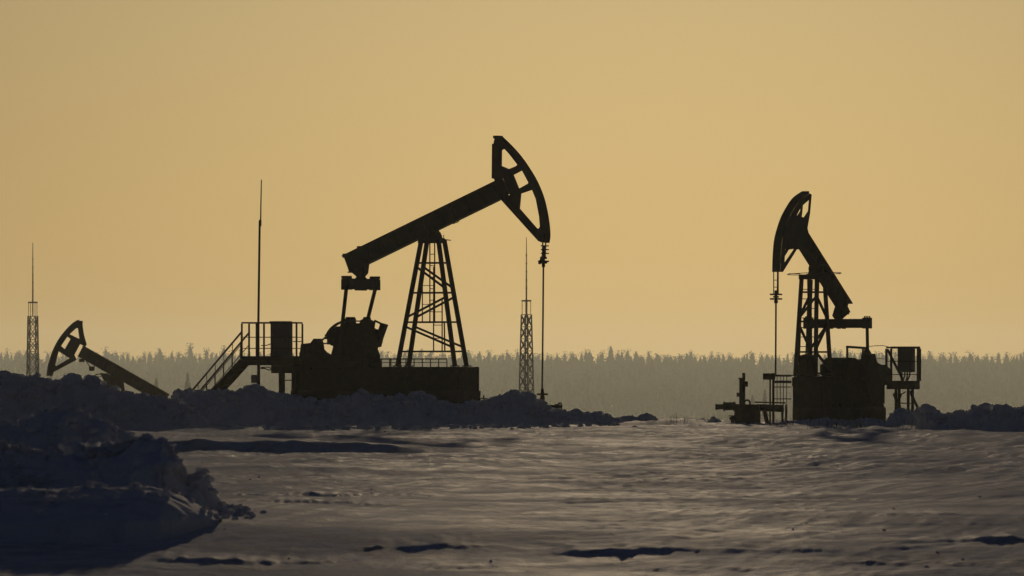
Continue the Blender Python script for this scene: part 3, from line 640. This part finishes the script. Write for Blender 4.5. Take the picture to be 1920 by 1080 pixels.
# head: two side plates joined by a curved face
hc = smooth_arc([(1511,363),(1494,375),(1482,392),(1472,411),(1465,431),(1460,451),(1458,470),(1457,489),(1456.5,510)], 4)
arc = [f.uz(x, y) for x, y in hc]
outer = arc + [f.uz(*p) for p in [(1460,510),(1486,468),(1500,466),(1509,440),(1506,428),(1511,400),(1514,365)]]
holes = [[f.uz(*p) for p in h] for h in ([(1510,374),(1508,396),(1500,408),(1486,404),(1494,388)], [(1463,494),(1481,468),(1476,446),(1469,446),(1464,470)])]
b = MB(); b.prism(outer, -.17, -.14, holes); b.prism(outer, .14, .17, holes)
ins = inset(arc, -.09); rim(arc, ins, .275, b)
q = f.uz(1506, 434); b.prism([f.uz(*p) for p in [(1490,425),(1509,432),(1503,462),(1486,462)]], -.139, .139)
rh = f.part('horse_head', b, STEEL)
b = MB(); q = f.p(1455, 510)
for v in (-.09, .09): b.tube([(q.x, v, q.z + .1), (q.x, v, zz(552))], .018, 6)
b.tube([(q.x - .02, .06, q.z + .05), (q.x - .02, .05, zz(552))], .03, 6)
for py in (527, 540): b.box((q.x - .012, -.09, zz(py) - .012), (q.x + .012, .09, zz(py) + .012))
f.part('bridle_rope', b, ROPE)
b = MB()
for py in (553.5, 562): b.box((q.x - .1, -.19, zz(py) - .028), (q.x + .1, .19, zz(py) + .028))
b.tube([(q.x, 0, zz(546)), (q.x, 0, zz(570))], .055, 8); b.disc((q.x, 0, zz(558)), .1, .06, (0, 0, 1), 12); b.disc((q.x, 0, zz(567)), .07, .09, (0, 0, 1), 10); f.part('carrier_bar', b, GREASE)
b = MB(); b.tube([(q.x, 0, zz(560)), (q.x + .03, .0, zz(705))], .032, 8); f.part('polished_rod', b, ROPE)

# ---- wellhead pipework, landing and cabinet platform at the right pumpjack
w = Fr('wellhead', 'wellhead of the right pumpjack: boxed pit, thick level pipe, two upright stems', 'wellhead', 1402, 297, -8); f = w
b = MB(); b.box((f.uz(1379, 0)[0], -.35, -.1), (f.uz(1424, 0)[0], .35, zz(760))); b.box((f.uz(1377, 0)[0], -.38, zz(760)), (f.uz(1425.5, 0)[0], .38, zz(757.5))); f.part('pit_box', b, RUST)
b = MB(); b.tube([f.p(1344, 763), f.p(1384, 762)], .09, 12); b.tube([f.p(1359, 762), f.p(1376, 761.5)], .14, 12); b.disc(f.p(1377, 762), .17, .06, (1, 0, 0), 14); b.disc(f.p(1358, 762), .17, .05, (1, 0, 0), 14); b.disc(f.p(1343, 763), .10, .05, (1, 0, 0), 12); f.part('flow_pipe', b, GREASE)
b = MB(); b.tube([f.p(1389, 760, -.1), f.p(1389, 709, -.1)], .055, 8); b.disc(f.p(1389, 709.5, -.1), .09, .04, (0, 0, 1), 10); b.disc(f.p(1387.5, 740, -.1), .12, .14, (0, 0, 1), 8); f.part('valve_stem', b, GREASE)
b = MB(); b.tube([f.p(1394.5, 760, .1), f.p(1394.5, 699, .1)], .055, 8); b.disc(f.p(1395.5, 720, .1), .13, .18, (0, 0, 1), 8); b.disc(f.p(1395.5, 720, .1), .17, .05, (1, 0, 0), 10); f.part('valve_stem', b, GREASE)
b = MB(); b.ring(f.p(1401, 755.5), .1, .03, (0, 1, 0), 16, 6); f.part('lifting_eye', b, GREASE)
b = MB(); b.tube([f.p(1420, 764, .15), f.p(1467, 766, .15)], .13, 10); b.bar(f.p(1433, 768, .1), f.p(1440, 798, .1), .13); f.part('outlet_pipe', b, GREASE)
b = MB(); b.bar(f.p(1413, 760, -.4), f.p(1413, 799, -.4), .07); f.part('corner_post', b, RUST)
st = Fr('stub_valve', 'short mushroom-topped valve stub left of the wellhead pit box', 'valve', 1373.5, 300, 0); f = st
b = MB(); b.tube([(0, 0, -.1), f.p(1373.5, 780)], .06, 10); b.disc(f.p(1373.5, 785), .11, .12, (0, 0, 1), 10); f.part('valve_body', b, GREASE)
b = MB(); b.disc(f.p(1373.5, 779.5), .13, .035, (0, 0, 1), 14); f.part('handwheel', b, RUST)
ld = Fr('access_landing', 'low railed landing with a box on its post between the right wellhead and pumpjack', 'landing', 1455, 296, -6); f = ld
b = MB()
for px, v in ((1444, -.3), (1450, -.3), (1467, -.3), (1474, .3)): b.bar((f.uz(px, 0, v)[0], v, -.1), (f.uz(px, 0, v)[0], v, zz(706 if px < 1460 else 758)), .075 if px != 1444 else .055)
f.part('post', b, RUST)
b = MB(); b.box((f.uz(1431, 0, -.3)[0], -.42, zz(712)), (f.uz(1454, 0, -.3)[0], -.345, zz(700))); f.part('post_box', b, RUST)
b = MB()
for py, w_ in ((704.5, .07), (716, .09), (725.5, .035), (747.5, .035)): b.bar((f.uz(1450, 0, .3)[0], .3, zz(py)), (f.uz(1484, 0, .3)[0], .3, zz(py)), w_)
for px in (1457, 1463, 1469, 1475): b.bar((f.uz(px, 0, .3)[0], .3, zz(766)), (f.uz(px, 0, .3)[0], .3, zz(705)), .022)
f.part('railing', b, STEEL)
b = MB(); b.bar(f.p(1415, 754, -.3), f.p(1473, 755.5, -.3), .05); b.box((f.uz(1440, 0, 0)[0], -.3, zz(771)), (f.uz(1469, 0, 0)[0], .3, zz(763))); f.part('tread', b, RUST)

cp = Fr('cabinet_platform', 'square-framed steel platform on props at the right end of the right pumpjack', 'platform', 1696, 303, -14); f = cp
z0 = zz(714); z1 = zz(651)
u0 = f.uz(1668, 0, -.4)[0]; u1 = f.uz(1724, 0, .4)[0]
b = MB(); b.box((u0 - .1, -.45, zz(730)), (u1, -.36, z0)); b.box((u0 - .1, .36, zz(730)), (u1, .45, z0)); b.box((u0 - .1, -.358, z0 - .06), (u1, .358, z0 - .01)); b.box((u1 - .06, -.358, zz(730)), (u1 - .001, .358, z0 - .061)); f.part('deck', b, RUST)
for v, pxs in ((-.4, (1662, 1721)), (.4, (1671, 1725))):
    b = MB(); a0 = f.uz(pxs[0], 0, v)[0]; a1 = f.uz(pxs[1], 0, v)[0]
    b.bar((a0, v, z1), (a1, v, z1), .08 if v > 0 else .06)
    for u in (a0, a1): b.bar((u, v, z0), (u, v, z1 - .041), .075)
    for py in (677, 702): b.bar((a0, v, zz(py)), (a1, v, zz(py)), .028)
    f.part('railing', b, STEEL)
b = MB(); b.bar(f.p(1664, 655, -.4), f.p(1694, 714, -.4), .08); f.part('diagonal_strut', b, STEEL)
for px, v, t in ((1703, -.3, 0), (1711, .3, 0), (1680, -.3, 0), (1686, .3, 0)):
    b = MB(); u = f.uz(px, 0, v)[0]; b.bar((u, v, -.1), (u, v, zz(730)), .09); f.part('support_leg', b, STEEL)
b = MB(); b.bar(f.p(1706, 733, 0), f.p(1727, 778, 0), .08); f.part('raking_prop', b, STEEL)
b = MB(); b.bar(f.p(1676, 738, 0), f.p(1689, 768, 0), .1); b.bar(f.p(1690, 738, 0), f.p(1681, 768, 0), .05); b.bar(f.p(1680, 755, .1), f.p(1712, 757, .1), .04)
b.tube([f.p(1676, 737, .1), f.p(1684, 741, .1), f.p(1693, 738, .1), f.p(1698, 734, .1)], .022, 6); f.part('leg_brace', b, STEEL)
low = f
cb = Fr('control_cabinet', 'grey control cabinet hung in the frame of the right-hand platform', 'cabinet', 1699.5, 303, -14, z0 + .004); f = cb
b = MB(); zc0 = zz(697.5) - cb.z0; zc1 = zz(652.5) - cb.z0; b.box((-.27, -.24, zc0), (.27, .24, zc1)); bo = f.part('cabinet_body', b, CABINET)
b = MB(); b.box((-.24, -.26, zc0 + .05), (.24, -.243, zc1 - .05)); d_ = f.part('cabinet_door', b, CABINET); b = MB(); b.box((.17, -.285, .55), (.2, -.262, .68)); f.part('handle', b, STEEL, d_)
b = MB()
for k, (a, c) in enumerate(((-.14, -.17), (-.05, -.12), (.03, -.02), (.1, -.0))): b.tube([(a, -.1 + .07 * k, zc0), (a - .01, -.1 + .07 * k, zc0 * .5), (c, -.1 + .07 * k, 0)], .03, 6)
f.part('cable_conduits', b, ROPE)
b = MB(); zc = lambda py: zz(py)
w = Fr('overhead_wire', 'slack thin wire strung between the right pumpjack guard frame and the cabinet platform', 'wire', 1645, 301.6, 0, 0); f = w
b = MB(); b.tube([f.p(1626, 650, 0), f.p(1640, 648.4), f.p(1655, 647.8), f.p(1668, 651.0, .6)], .012, 5); b.tube([f.p(1636, 673), f.p(1650, 672), f.p(1664, 674)], .010, 5); f.part('cable', b, ROPE)

# ---- the distant pumpjack on the left, lower down the slope
gx = gz((205 - 960) / F * 485, 485)
l_ = Fr('pumpjack', 'distant pumpjack at the far left, beam sloping down to the right behind the snow bank', 'pumpjack', 205, 485, 200, gx, G); f = l_
C = lambda pts: [f.uz(x / 3.375, y / 3.375 + 440) for x, y in pts]
zl = lambda py: CAMZ + (HZ - py) / F * 485 - gx
b = MB(); b.box((-4.5, -.7, -.3), (1.6, .7, .9)); f.part('foundation', b, CONCRETE)
b = MB()
for v in (-.5, .5): b.box((-4.4, v - .1, .902), (1.5, v + .1, 1.35))
f.part('base_frame', b, GREASE)
tu = f.uz(214, 0)[0]; tt = zl(709)
bot = [(tu - 1.1, -.45), (tu + 1.1, -.45), (tu - 1.1, .45), (tu + 1.1, .45)]; top = [(tu - .38, -.22), (tu + .38, -.22), (tu - .38, .22), (tu + .38, .22)]
tower(f, bot, top, 1.36, tt, .13, [tt - .85, tt - 1.7, 1.36 + .9], [((0, tt - .1), (1, tt - .8)), ((2, tt - .1), (3, tt - .8)), ((1, tt - .9), (0, tt - 1.6)), ((3, tt - .9), (2, tt - 1.6))])
b = MB(); b.prism(C([(640,875),(760,905),(748,960),(720,952),(690,955),(660,915)]), -.25, .25); f.part('saddle_bearing', b, GREASE)
b = MB(); b.tube([(tu + .3, 0, tt + .25), (tu + 1.0, 0, tt + .22), (tu + 1.25, 0, tt + .12)], .03, 6); b.ring((tu + .6, 0, tt + .1), .55, .02, (0, 0, 1)); f.part('guard_ring', b)
A = f.uz(312, 749); B = f.uz(151, 658)
bl = f.part('walking_beam', beam(f, A, B, .66, .3), STEEL)
b = MB(); q = C([(520,795),(600,840)]); b.box((q[0][0] - .1, -.1, q[0][1] - .1), (q[0][0] + .15, .1, q[0][1] + .08)); q = C([(578,850)])[0]; b.tube([C([(545,800)])[0][:1] + (0,) + C([(545,800)])[0][1:], (q[0], 0, q[1]), (C([(600,830)])[0][0], 0, C([(600,830)])[0][1])], .03, 6); b.box((q[0] - .18, -.05, q[1] - .1), (q[0] + .12, .05, q[1] + .14)); f.part('hinge_block', b, GREASE, bl)
ac = smooth_arc([(498,545),(470,562),(440,590),(412,622),(390,650),(368,685),(350,720),(335,755),(325,790),(315,825),(309,860),(305,893)], 3)
outer = C(ac + [(333,893),(338,870),(360,858),(485,792),(470,762),(506,692),(540,708),(548,695),(530,630),(523,580),(522,545)])
hl = [C(h) for h in ([(482,592),(440,630),(503,660),(494,592)], [(426,645),(386,704),(410,725),(447,660)], [(371,738),(348,826),(356,832),(440,782)])]
b = MB(); b.prism(outer, -.03, .03, hl); aa = C(ac); rim(aa, inset(aa, -.05), .36, b); f.part('horse_head', b, STEEL)
b = MB(); q = C([(320,893)])[0]
for v in (-.12, .12): b.tube([(q[0], v, q[1] + .2), (q[0], v, q[1] - 1.4)], .02, 6)
f.part('bridle_rope', b, ROPE)
b = MB(); b.box((q[0] - .1, -.2, q[1] - 1.5), (q[0] + .1, .2, q[1] - 1.4)); b.tube([(q[0], 0, q[1] - 1.4), (q[0], 0, .3)], .03, 6); f.part('polished_rod', b, ROPE)
b = MB(); b.box((A[0] - .15, -1.1, A[1] - 1.0), (A[0] + .15, 1.1, A[1] - .65)); b.box((A[0] - .1, -.12, A[1] - .66), (A[0] + .15, .12, A[1] - .3)); f.part('equalizer', b, STEEL)
for v in (-1.0, 1.0): b = MB(); b.tube([(A[0], v, A[1] - .8), (A[0] + .3, v, 1.6)], .07, 8); f.part('pitman_arm', b, STEEL)

# ------------------------------------------------------------------ lattice masts far behind
def lattice_mast(px, D, label, lat_top, tip, w0, w1, phi, head=True):
    z0 = gz((px - 960) / F * D, D); f = Fr('lattice_mast', label, 'mast', px, D, phi, z0, 'lattice masts beyond the snow')
    S = D / F; zt_ = CAMZ + (HZ - lat_top) * S - z0; ztip = CAMZ + (HZ - tip) * S - z0
    zs = zt_ - (26 * S if head else 0)
    n = 15; half = lambda z: (w0 + (w1 - w0) * z / zs) / 2
    m = MB(); cs = ((-1, -1), (1, -1), (1, 1), (-1, 1))
    for a, c in cs: m.bar((a * half(0), c * half(0), -.3), (a * half(zs), c * half(zs), zs), .16)
    for k in range(n):
        za = zs * k / n; zb_ = zs * (k + 1) / n
        for i in range(4):
            (a, c), (e, g) = cs[i], cs[(i + 1) % 4]
            m.bar((a * half(za), c * half(za), za), (e * half(zb_), g * half(zb_), zb_), .11); m.bar((e * half(za), g * half(za), za), (a * half(zb_), c * half(zb_), zb_), .11)
            m.bar((a * half(zb_), c * half(zb_), zb_), (e * half(zb_), g * half(zb_), zb_), .11)
    f.part('lattice', m, MASTS)
    m = MB(); h = half(zs) * .85
    for a, c in cs: m.bar((a * h, c * h, zs), (a * h, c * h, zt_), .07)
    m.tube([(0, 0, zs), (0, 0, zt_)], .10, 8); m.box((-h * 1.15, -h * 1.15, zt_ - .12), (h * 1.15, h * 1.15, zt_ + .12)); f.part('top_platform', m, MASTS)
    m = MB(); m.tube([(0, 0, zt_ + .12), (0, 0, (zt_ * 2 + ztip) / 3)], .13, 8, .11); m.tube([(0, 0, (zt_ * 2 + ztip) / 3), (0, 0, ztip)], .11, 8, .05)
    for k in range(5): z = zt_ + (ztip - zt_) * (.2 + .13 * k); m.disc((0, 0, z), .17, .1, (0, 0, 1), 8)
    f.part('spire', m, MASTS)
lattice_mast(61.5, 1350, 'thin lattice mast with a spire at the far left, above the snow bank', 567, 455, 2.0, 1.25, 20)
lattice_mast(987, 1300, 'thin lattice mast with a spire behind the rod of the central pumpjack', 564, 445, 2.2, 1.1, 35)

# ------------------------------------------------------------------ trees
def spruce(seed, H, R, tiers=9, n=9):
    rg = np.random.default_rng(seed); V = []; T = []; o = 0
    for k in range(tiers):
        t = k / tiers; zc = H * (.12 + .88 * t); r = R * (1 - t) ** .85 * rg.uniform(.75, 1.15) + .25; h = H / tiers * 1.9
        ang = np.arange(n) / n * 2 * math.pi + rg.uniform(0, 6)
        rr = r * rg.uniform(.75, 1.1, n); zz_ = zc - rg.uniform(0, .35, n) * H / tiers
        V += [(0, 0, min(zc + h, H))] + [(rr[i] * math.cos(ang[i]), rr[i] * math.sin(ang[i]), zz_[i]) for i in range(n)] + [(0, 0, zc + .15 * h)]
        for i in range(n): T += [(o, o + 1 + i, o + 1 + (i + 1) % n), (o + n + 1, o + 1 + (i + 1) % n, o + 1 + i)]
        o += n + 2
    return np.array(V), np.array(T)
def leafy(seed, H, R, k=150):
    rg = np.random.default_rng(seed); V = []; T = []; o = 0
    c = rg.normal(size=(26, 3)); c /= np.linalg.norm(c, axis=1)[:, None]; c *= rg.uniform(.3, 1, (26, 1)) ** .5
    for j in range(k):
        q = c[rg.integers(26)] * [R * .9, R * .9, H * .36] + rg.normal(size=3) * R * .22 + [0, 0, H * .62]
        a = rg.normal(size=3); a /= np.linalg.norm(a); b_ = np.cross(a, rg.normal(size=3)); b_ /= np.linalg.norm(b_); s = R * rg.uniform(.16, .34)
        V += [q + a * s, q + b_ * s, q - a * s, q - b_ * s]; T += [(o, o + 1, o + 2), (o, o + 2, o + 3)]; o += 4
    V += [(-.3, 0, 0), (.3, 0, 0), (.12, 0, H * .6), (-.12, 0, H * .6)]; T += [(o, o + 1, o + 2), (o, o + 2, o + 3)]
    return np.array(V), np.array(T)
def tufted(seed, H, R, k=150):
    v, t = spruce(seed, H * .9, R * .72, 8, 7); rg = np.random.default_rng(seed + 5); V = [v]; T = [t]; o = len(v)
    z = H * (.06 + .9 * rg.beta(1.15, 1.3, k)); r_ = R * np.clip(1.12 - z / H, .05, 1) ** .8 * (.35 + np.abs(rg.normal(0, .5, k))); a = rg.uniform(0, 6.283, k)
    c = np.stack([r_ * np.cos(a), r_ * np.sin(a), z], 1)
    for q in c:
        e = rg.normal(size=(3, 3)) * .4; V.append(q + e); T.append(np.array([[o, o + 1, o + 2]])); o += 3
    return np.concatenate(V), np.concatenate(T)
TPL = [tufted(100 + i, 20.0, 3.4 + .7 * (i % 4)) for i in range(10)]; LEAF = [tufted(300 + i, 16.5, 6.2, 220) for i in range(4)]
V = []; T = []; n = 0
for row in range(20):
    y0 = 5150 + row * 76; x = -720.0
    while x < 720:
        x += RNG.uniform(3, 8)
        y = y0 + RNG.uniform(-25, 25)
        big = n2(np.array([x / 55.0]), np.array([row * .37 + 2]))[0]
        v, t = LEAF[RNG.integers(4)] if RNG.random() < .3 else TPL[RNG.integers(10)]
        s = RNG.uniform(.74, .98) * (1 + .16 * big)
        if RNG.random() < .07: s *= 1.2
        a = RNG.uniform(0, 6.28); ca, sa = math.cos(a), math.sin(a)
        w = np.stack([(v[:, 0] * ca - v[:, 1] * sa) * s * RNG.uniform(1.1, 1.7), (v[:, 0] * sa + v[:, 1] * ca) * s, v[:, 2] * s], 1)
        V.append(w + np.array([x, y, 0])); V[-1][:, 2] += np.interp(y, [p for p, q in ZF], [q for p, q in ZF]) - .6
        T.append(t + n); n += len(v)
tag(mesh_np('forest', np.concatenate(V), np.concatenate(T), NEEDLE, False), kind='stuff')
for px, toppy, lab in ((352, 696, 'faint hazy spruce left of the foot of the platform stair'), (293, 706, 'faint low spruce above the tail of the distant pumpjack'),
                       (1411, 738, 'faint low spruce just right of the upright valve stems'), (1434, 728, 'faint taller spruce behind the box on the landing post')):
    D = 3300; x = (px - 960) / F * D; z0 = gz(x, D); Ht = CAMZ + (HZ - toppy) / F * D - z0
    f = Fr('spruce_tree', lab, 'tree', px, D, 0, z0, 'single trees before the forest')
    v, t = spruce(int(px), Ht, Ht * .13, 16, 11); b = MB(); b.add([tuple(p) for p in v], [tuple(int(i) for i in q) for q in t]); f.part('crown', b, NEEDLE)
    b = MB(); b.tube([(0, 0, -.4), (0, 0, Ht * .9)], .35, 8, .06); f.part('trunk', b, BARK)

# dry stalks in the snow
b = MB()
for k in range(170):
    q = RNG.random()
    px, py = (RNG.uniform(1320, 1375), RNG.uniform(788, 793)) if q < .16 else (RNG.normal(1585, 30), RNG.uniform(801, 805)) if q < .55 else (RNG.uniform(1440, 1490), RNG.uniform(797, 801)) if q < .72 else (RNG.normal(1715, 25), RNG.uniform(804, 809)) if q < .9 else (RNG.uniform(1255, 1290), RNG.uniform(796, 800))
    D = F * CAMZ / (py - HZ); x = (px - 960) / F * D; z = gz(x, D); h = RNG.uniform(.1, .38); dx = RNG.normal(0, .09); dy = RNG.normal(0, .09)
    b.tube([(x, D, z - .03), (x + dx * .4, D + dy * .4, z + h * .6), (x + dx, D + dy, z + h)], .006, 4, .003)
tag(b.build('dry_grass', STRAW), kind='stuff')

# ------------------------------------------------------------------ haze
b = MB(); b.box((-1600, -90, -31), (1600, 7700, 46))
m = bpy.data.materials.new('haze_air'); m.use_nodes = True; N = m.node_tree.nodes; N.clear()
o = N.new('ShaderNodeOutputMaterial'); pv = N.new('ShaderNodeVolumePrincipled'); m.node_tree.links.new(pv.outputs[0], o.inputs['Volume'])
HAZE_DENS, HAZE_COL, HAZE_G = 5.4e-5, (.84, .90, .84), .42
pv.inputs['Color'].default_value = (*HAZE_COL, 1); pv.inputs['Density'].default_value = HAZE_DENS; pv.inputs['Anisotropy'].default_value = HAZE_G
pv.inputs['Density Attribute'].default_value = ''; pv.inputs['Temperature Attribute'].default_value = ''; pv.inputs['Color Attribute'].default_value = ''
hz = b.build('haze', m); tag(hz, kind='stuff')

# ------------------------------------------------------------------ light
sd = Vector((math.sin(SUN_AZ) * math.cos(SUN_EL), math.cos(SUN_AZ) * math.cos(SUN_EL), math.sin(SUN_EL)))
L = bpy.data.lights.new('sun', 'SUN'); L.energy = 5.0; L.angle = math.radians(.4); L.color = (1.0, .79, .53)
lo = bpy.data.objects.new('sun', L); COL.objects.link(lo); lo.rotation_euler = sd.to_track_quat('Z', 'Y').to_euler()

W = bpy.data.worlds.new('World'); sc.world = W; W.use_nodes = True
N = W.node_tree.nodes; K = W.node_tree.links; bg = N['Background']
sky = N.new('ShaderNodeTexSky'); sky.sky_type = 'NISHITA'; sky.sun_disc = False; sky.sun_elevation = SUN_EL; sky.sun_rotation = SUN_AZ
sky.altitude = 100; sky.air_density = 1.0; sky.dust_density = 1.5; sky.ozone_density = 1.0
def M(op, a, b_=None, c=None):
    n = N.new('ShaderNodeMath'); n.operation = op
    for i, q in enumerate((a, b_, c)):
        if q is None: continue
        if isinstance(q, (int, float)): n.inputs[i].default_value = q
        else: K.new(q, n.inputs[i])
    return n.outputs[0]
def vscale(colsock, fac):
    n = N.new('ShaderNodeVectorMath'); n.operation = 'SCALE'
    if isinstance(colsock, tuple): n.inputs[0].default_value = colsock
    else: K.new(colsock, n.inputs[0])
    if isinstance(fac, (int, float)): n.inputs['Scale'].default_value = fac
    else: K.new(fac, n.inputs['Scale'])
    return n.outputs[0]
def vadd(a, b_):
    n = N.new('ShaderNodeVectorMath'); n.operation = 'ADD'; K.new(a, n.inputs[0]); K.new(b_, n.inputs[1]); return n.outputs[0]
def vmul(a, b_):
    n = N.new('ShaderNodeVectorMath'); n.operation = 'MULTIPLY'; K.new(a, n.inputs[0])
    if isinstance(b_, tuple): n.inputs[1].default_value = b_
    else: K.new(b_, n.inputs[1])
    return n.outputs[0]
tc = N.new('ShaderNodeTexCoord'); sp = N.new('ShaderNodeSeparateXYZ'); K.new(tc.outputs['Generated'], sp.inputs[0])
dx, dy, dzs = sp.outputs
fwd = M('MAXIMUM', dy, 0.0)
def gauss(a, c, s):
    t = M('DIVIDE', M('SUBTRACT', a, c), s); return M('EXPONENT', M('MULTIPLY', M('MULTIPLY', t, t), -1.0))
STR = .06
SKYT = (.184, .242, .47)     # tint of the open sky
GLOW_N, GLOW_B = (.40, .31, .14), (.02, .04, .05)
gn = M('MULTIPLY', gauss(dx, .020, .085), gauss(dzs, .020, .085))
front = M('GREATER_THAN', dy, 0.0)
gb_ = M('MULTIPLY', gauss(dx, .012, .35), gauss(dzs, .012, .25))
glow = vadd(vscale(GLOW_N, M('MULTIPLY', gn, front)), vscale(GLOW_B, M('MULTIPLY', gb_, front)))
tot = vadd(vmul(sky.outputs[0], SKYT), vscale(glow, 1 / STR))
K.new(tot, bg.inputs['Color']); bg.inputs['Strength'].default_value = STR

# ------------------------------------------------------------------ camera
cam = bpy.data.cameras.new('camera'); co = bpy.data.objects.new('camera', cam); COL.objects.link(co)
cam.sensor_width = 36; cam.lens = 36 * F / 1920; co.location = (0, 0, CAMZ); co.rotation_euler = (math.pi / 2, 0, 0)
cam.shift_y = (HZ - 540) / 1920; cam.clip_end = 30000; cam.clip_start = .5
cam.dof.use_dof = True; cam.dof.focus_distance = 290; cam.dof.aperture_fstop = 13
sc.camera = co
sc.view_settings.view_transform = 'Standard'; sc.view_settings.look = 'None'; sc.view_settings.exposure = -1; sc.view_settings.gamma = 1
sc.cycles.max_bounces = 4; sc.cycles.volume_bounces = 0; sc.cycles.diffuse_bounces = 2; sc.cycles.glossy_bounces = 2
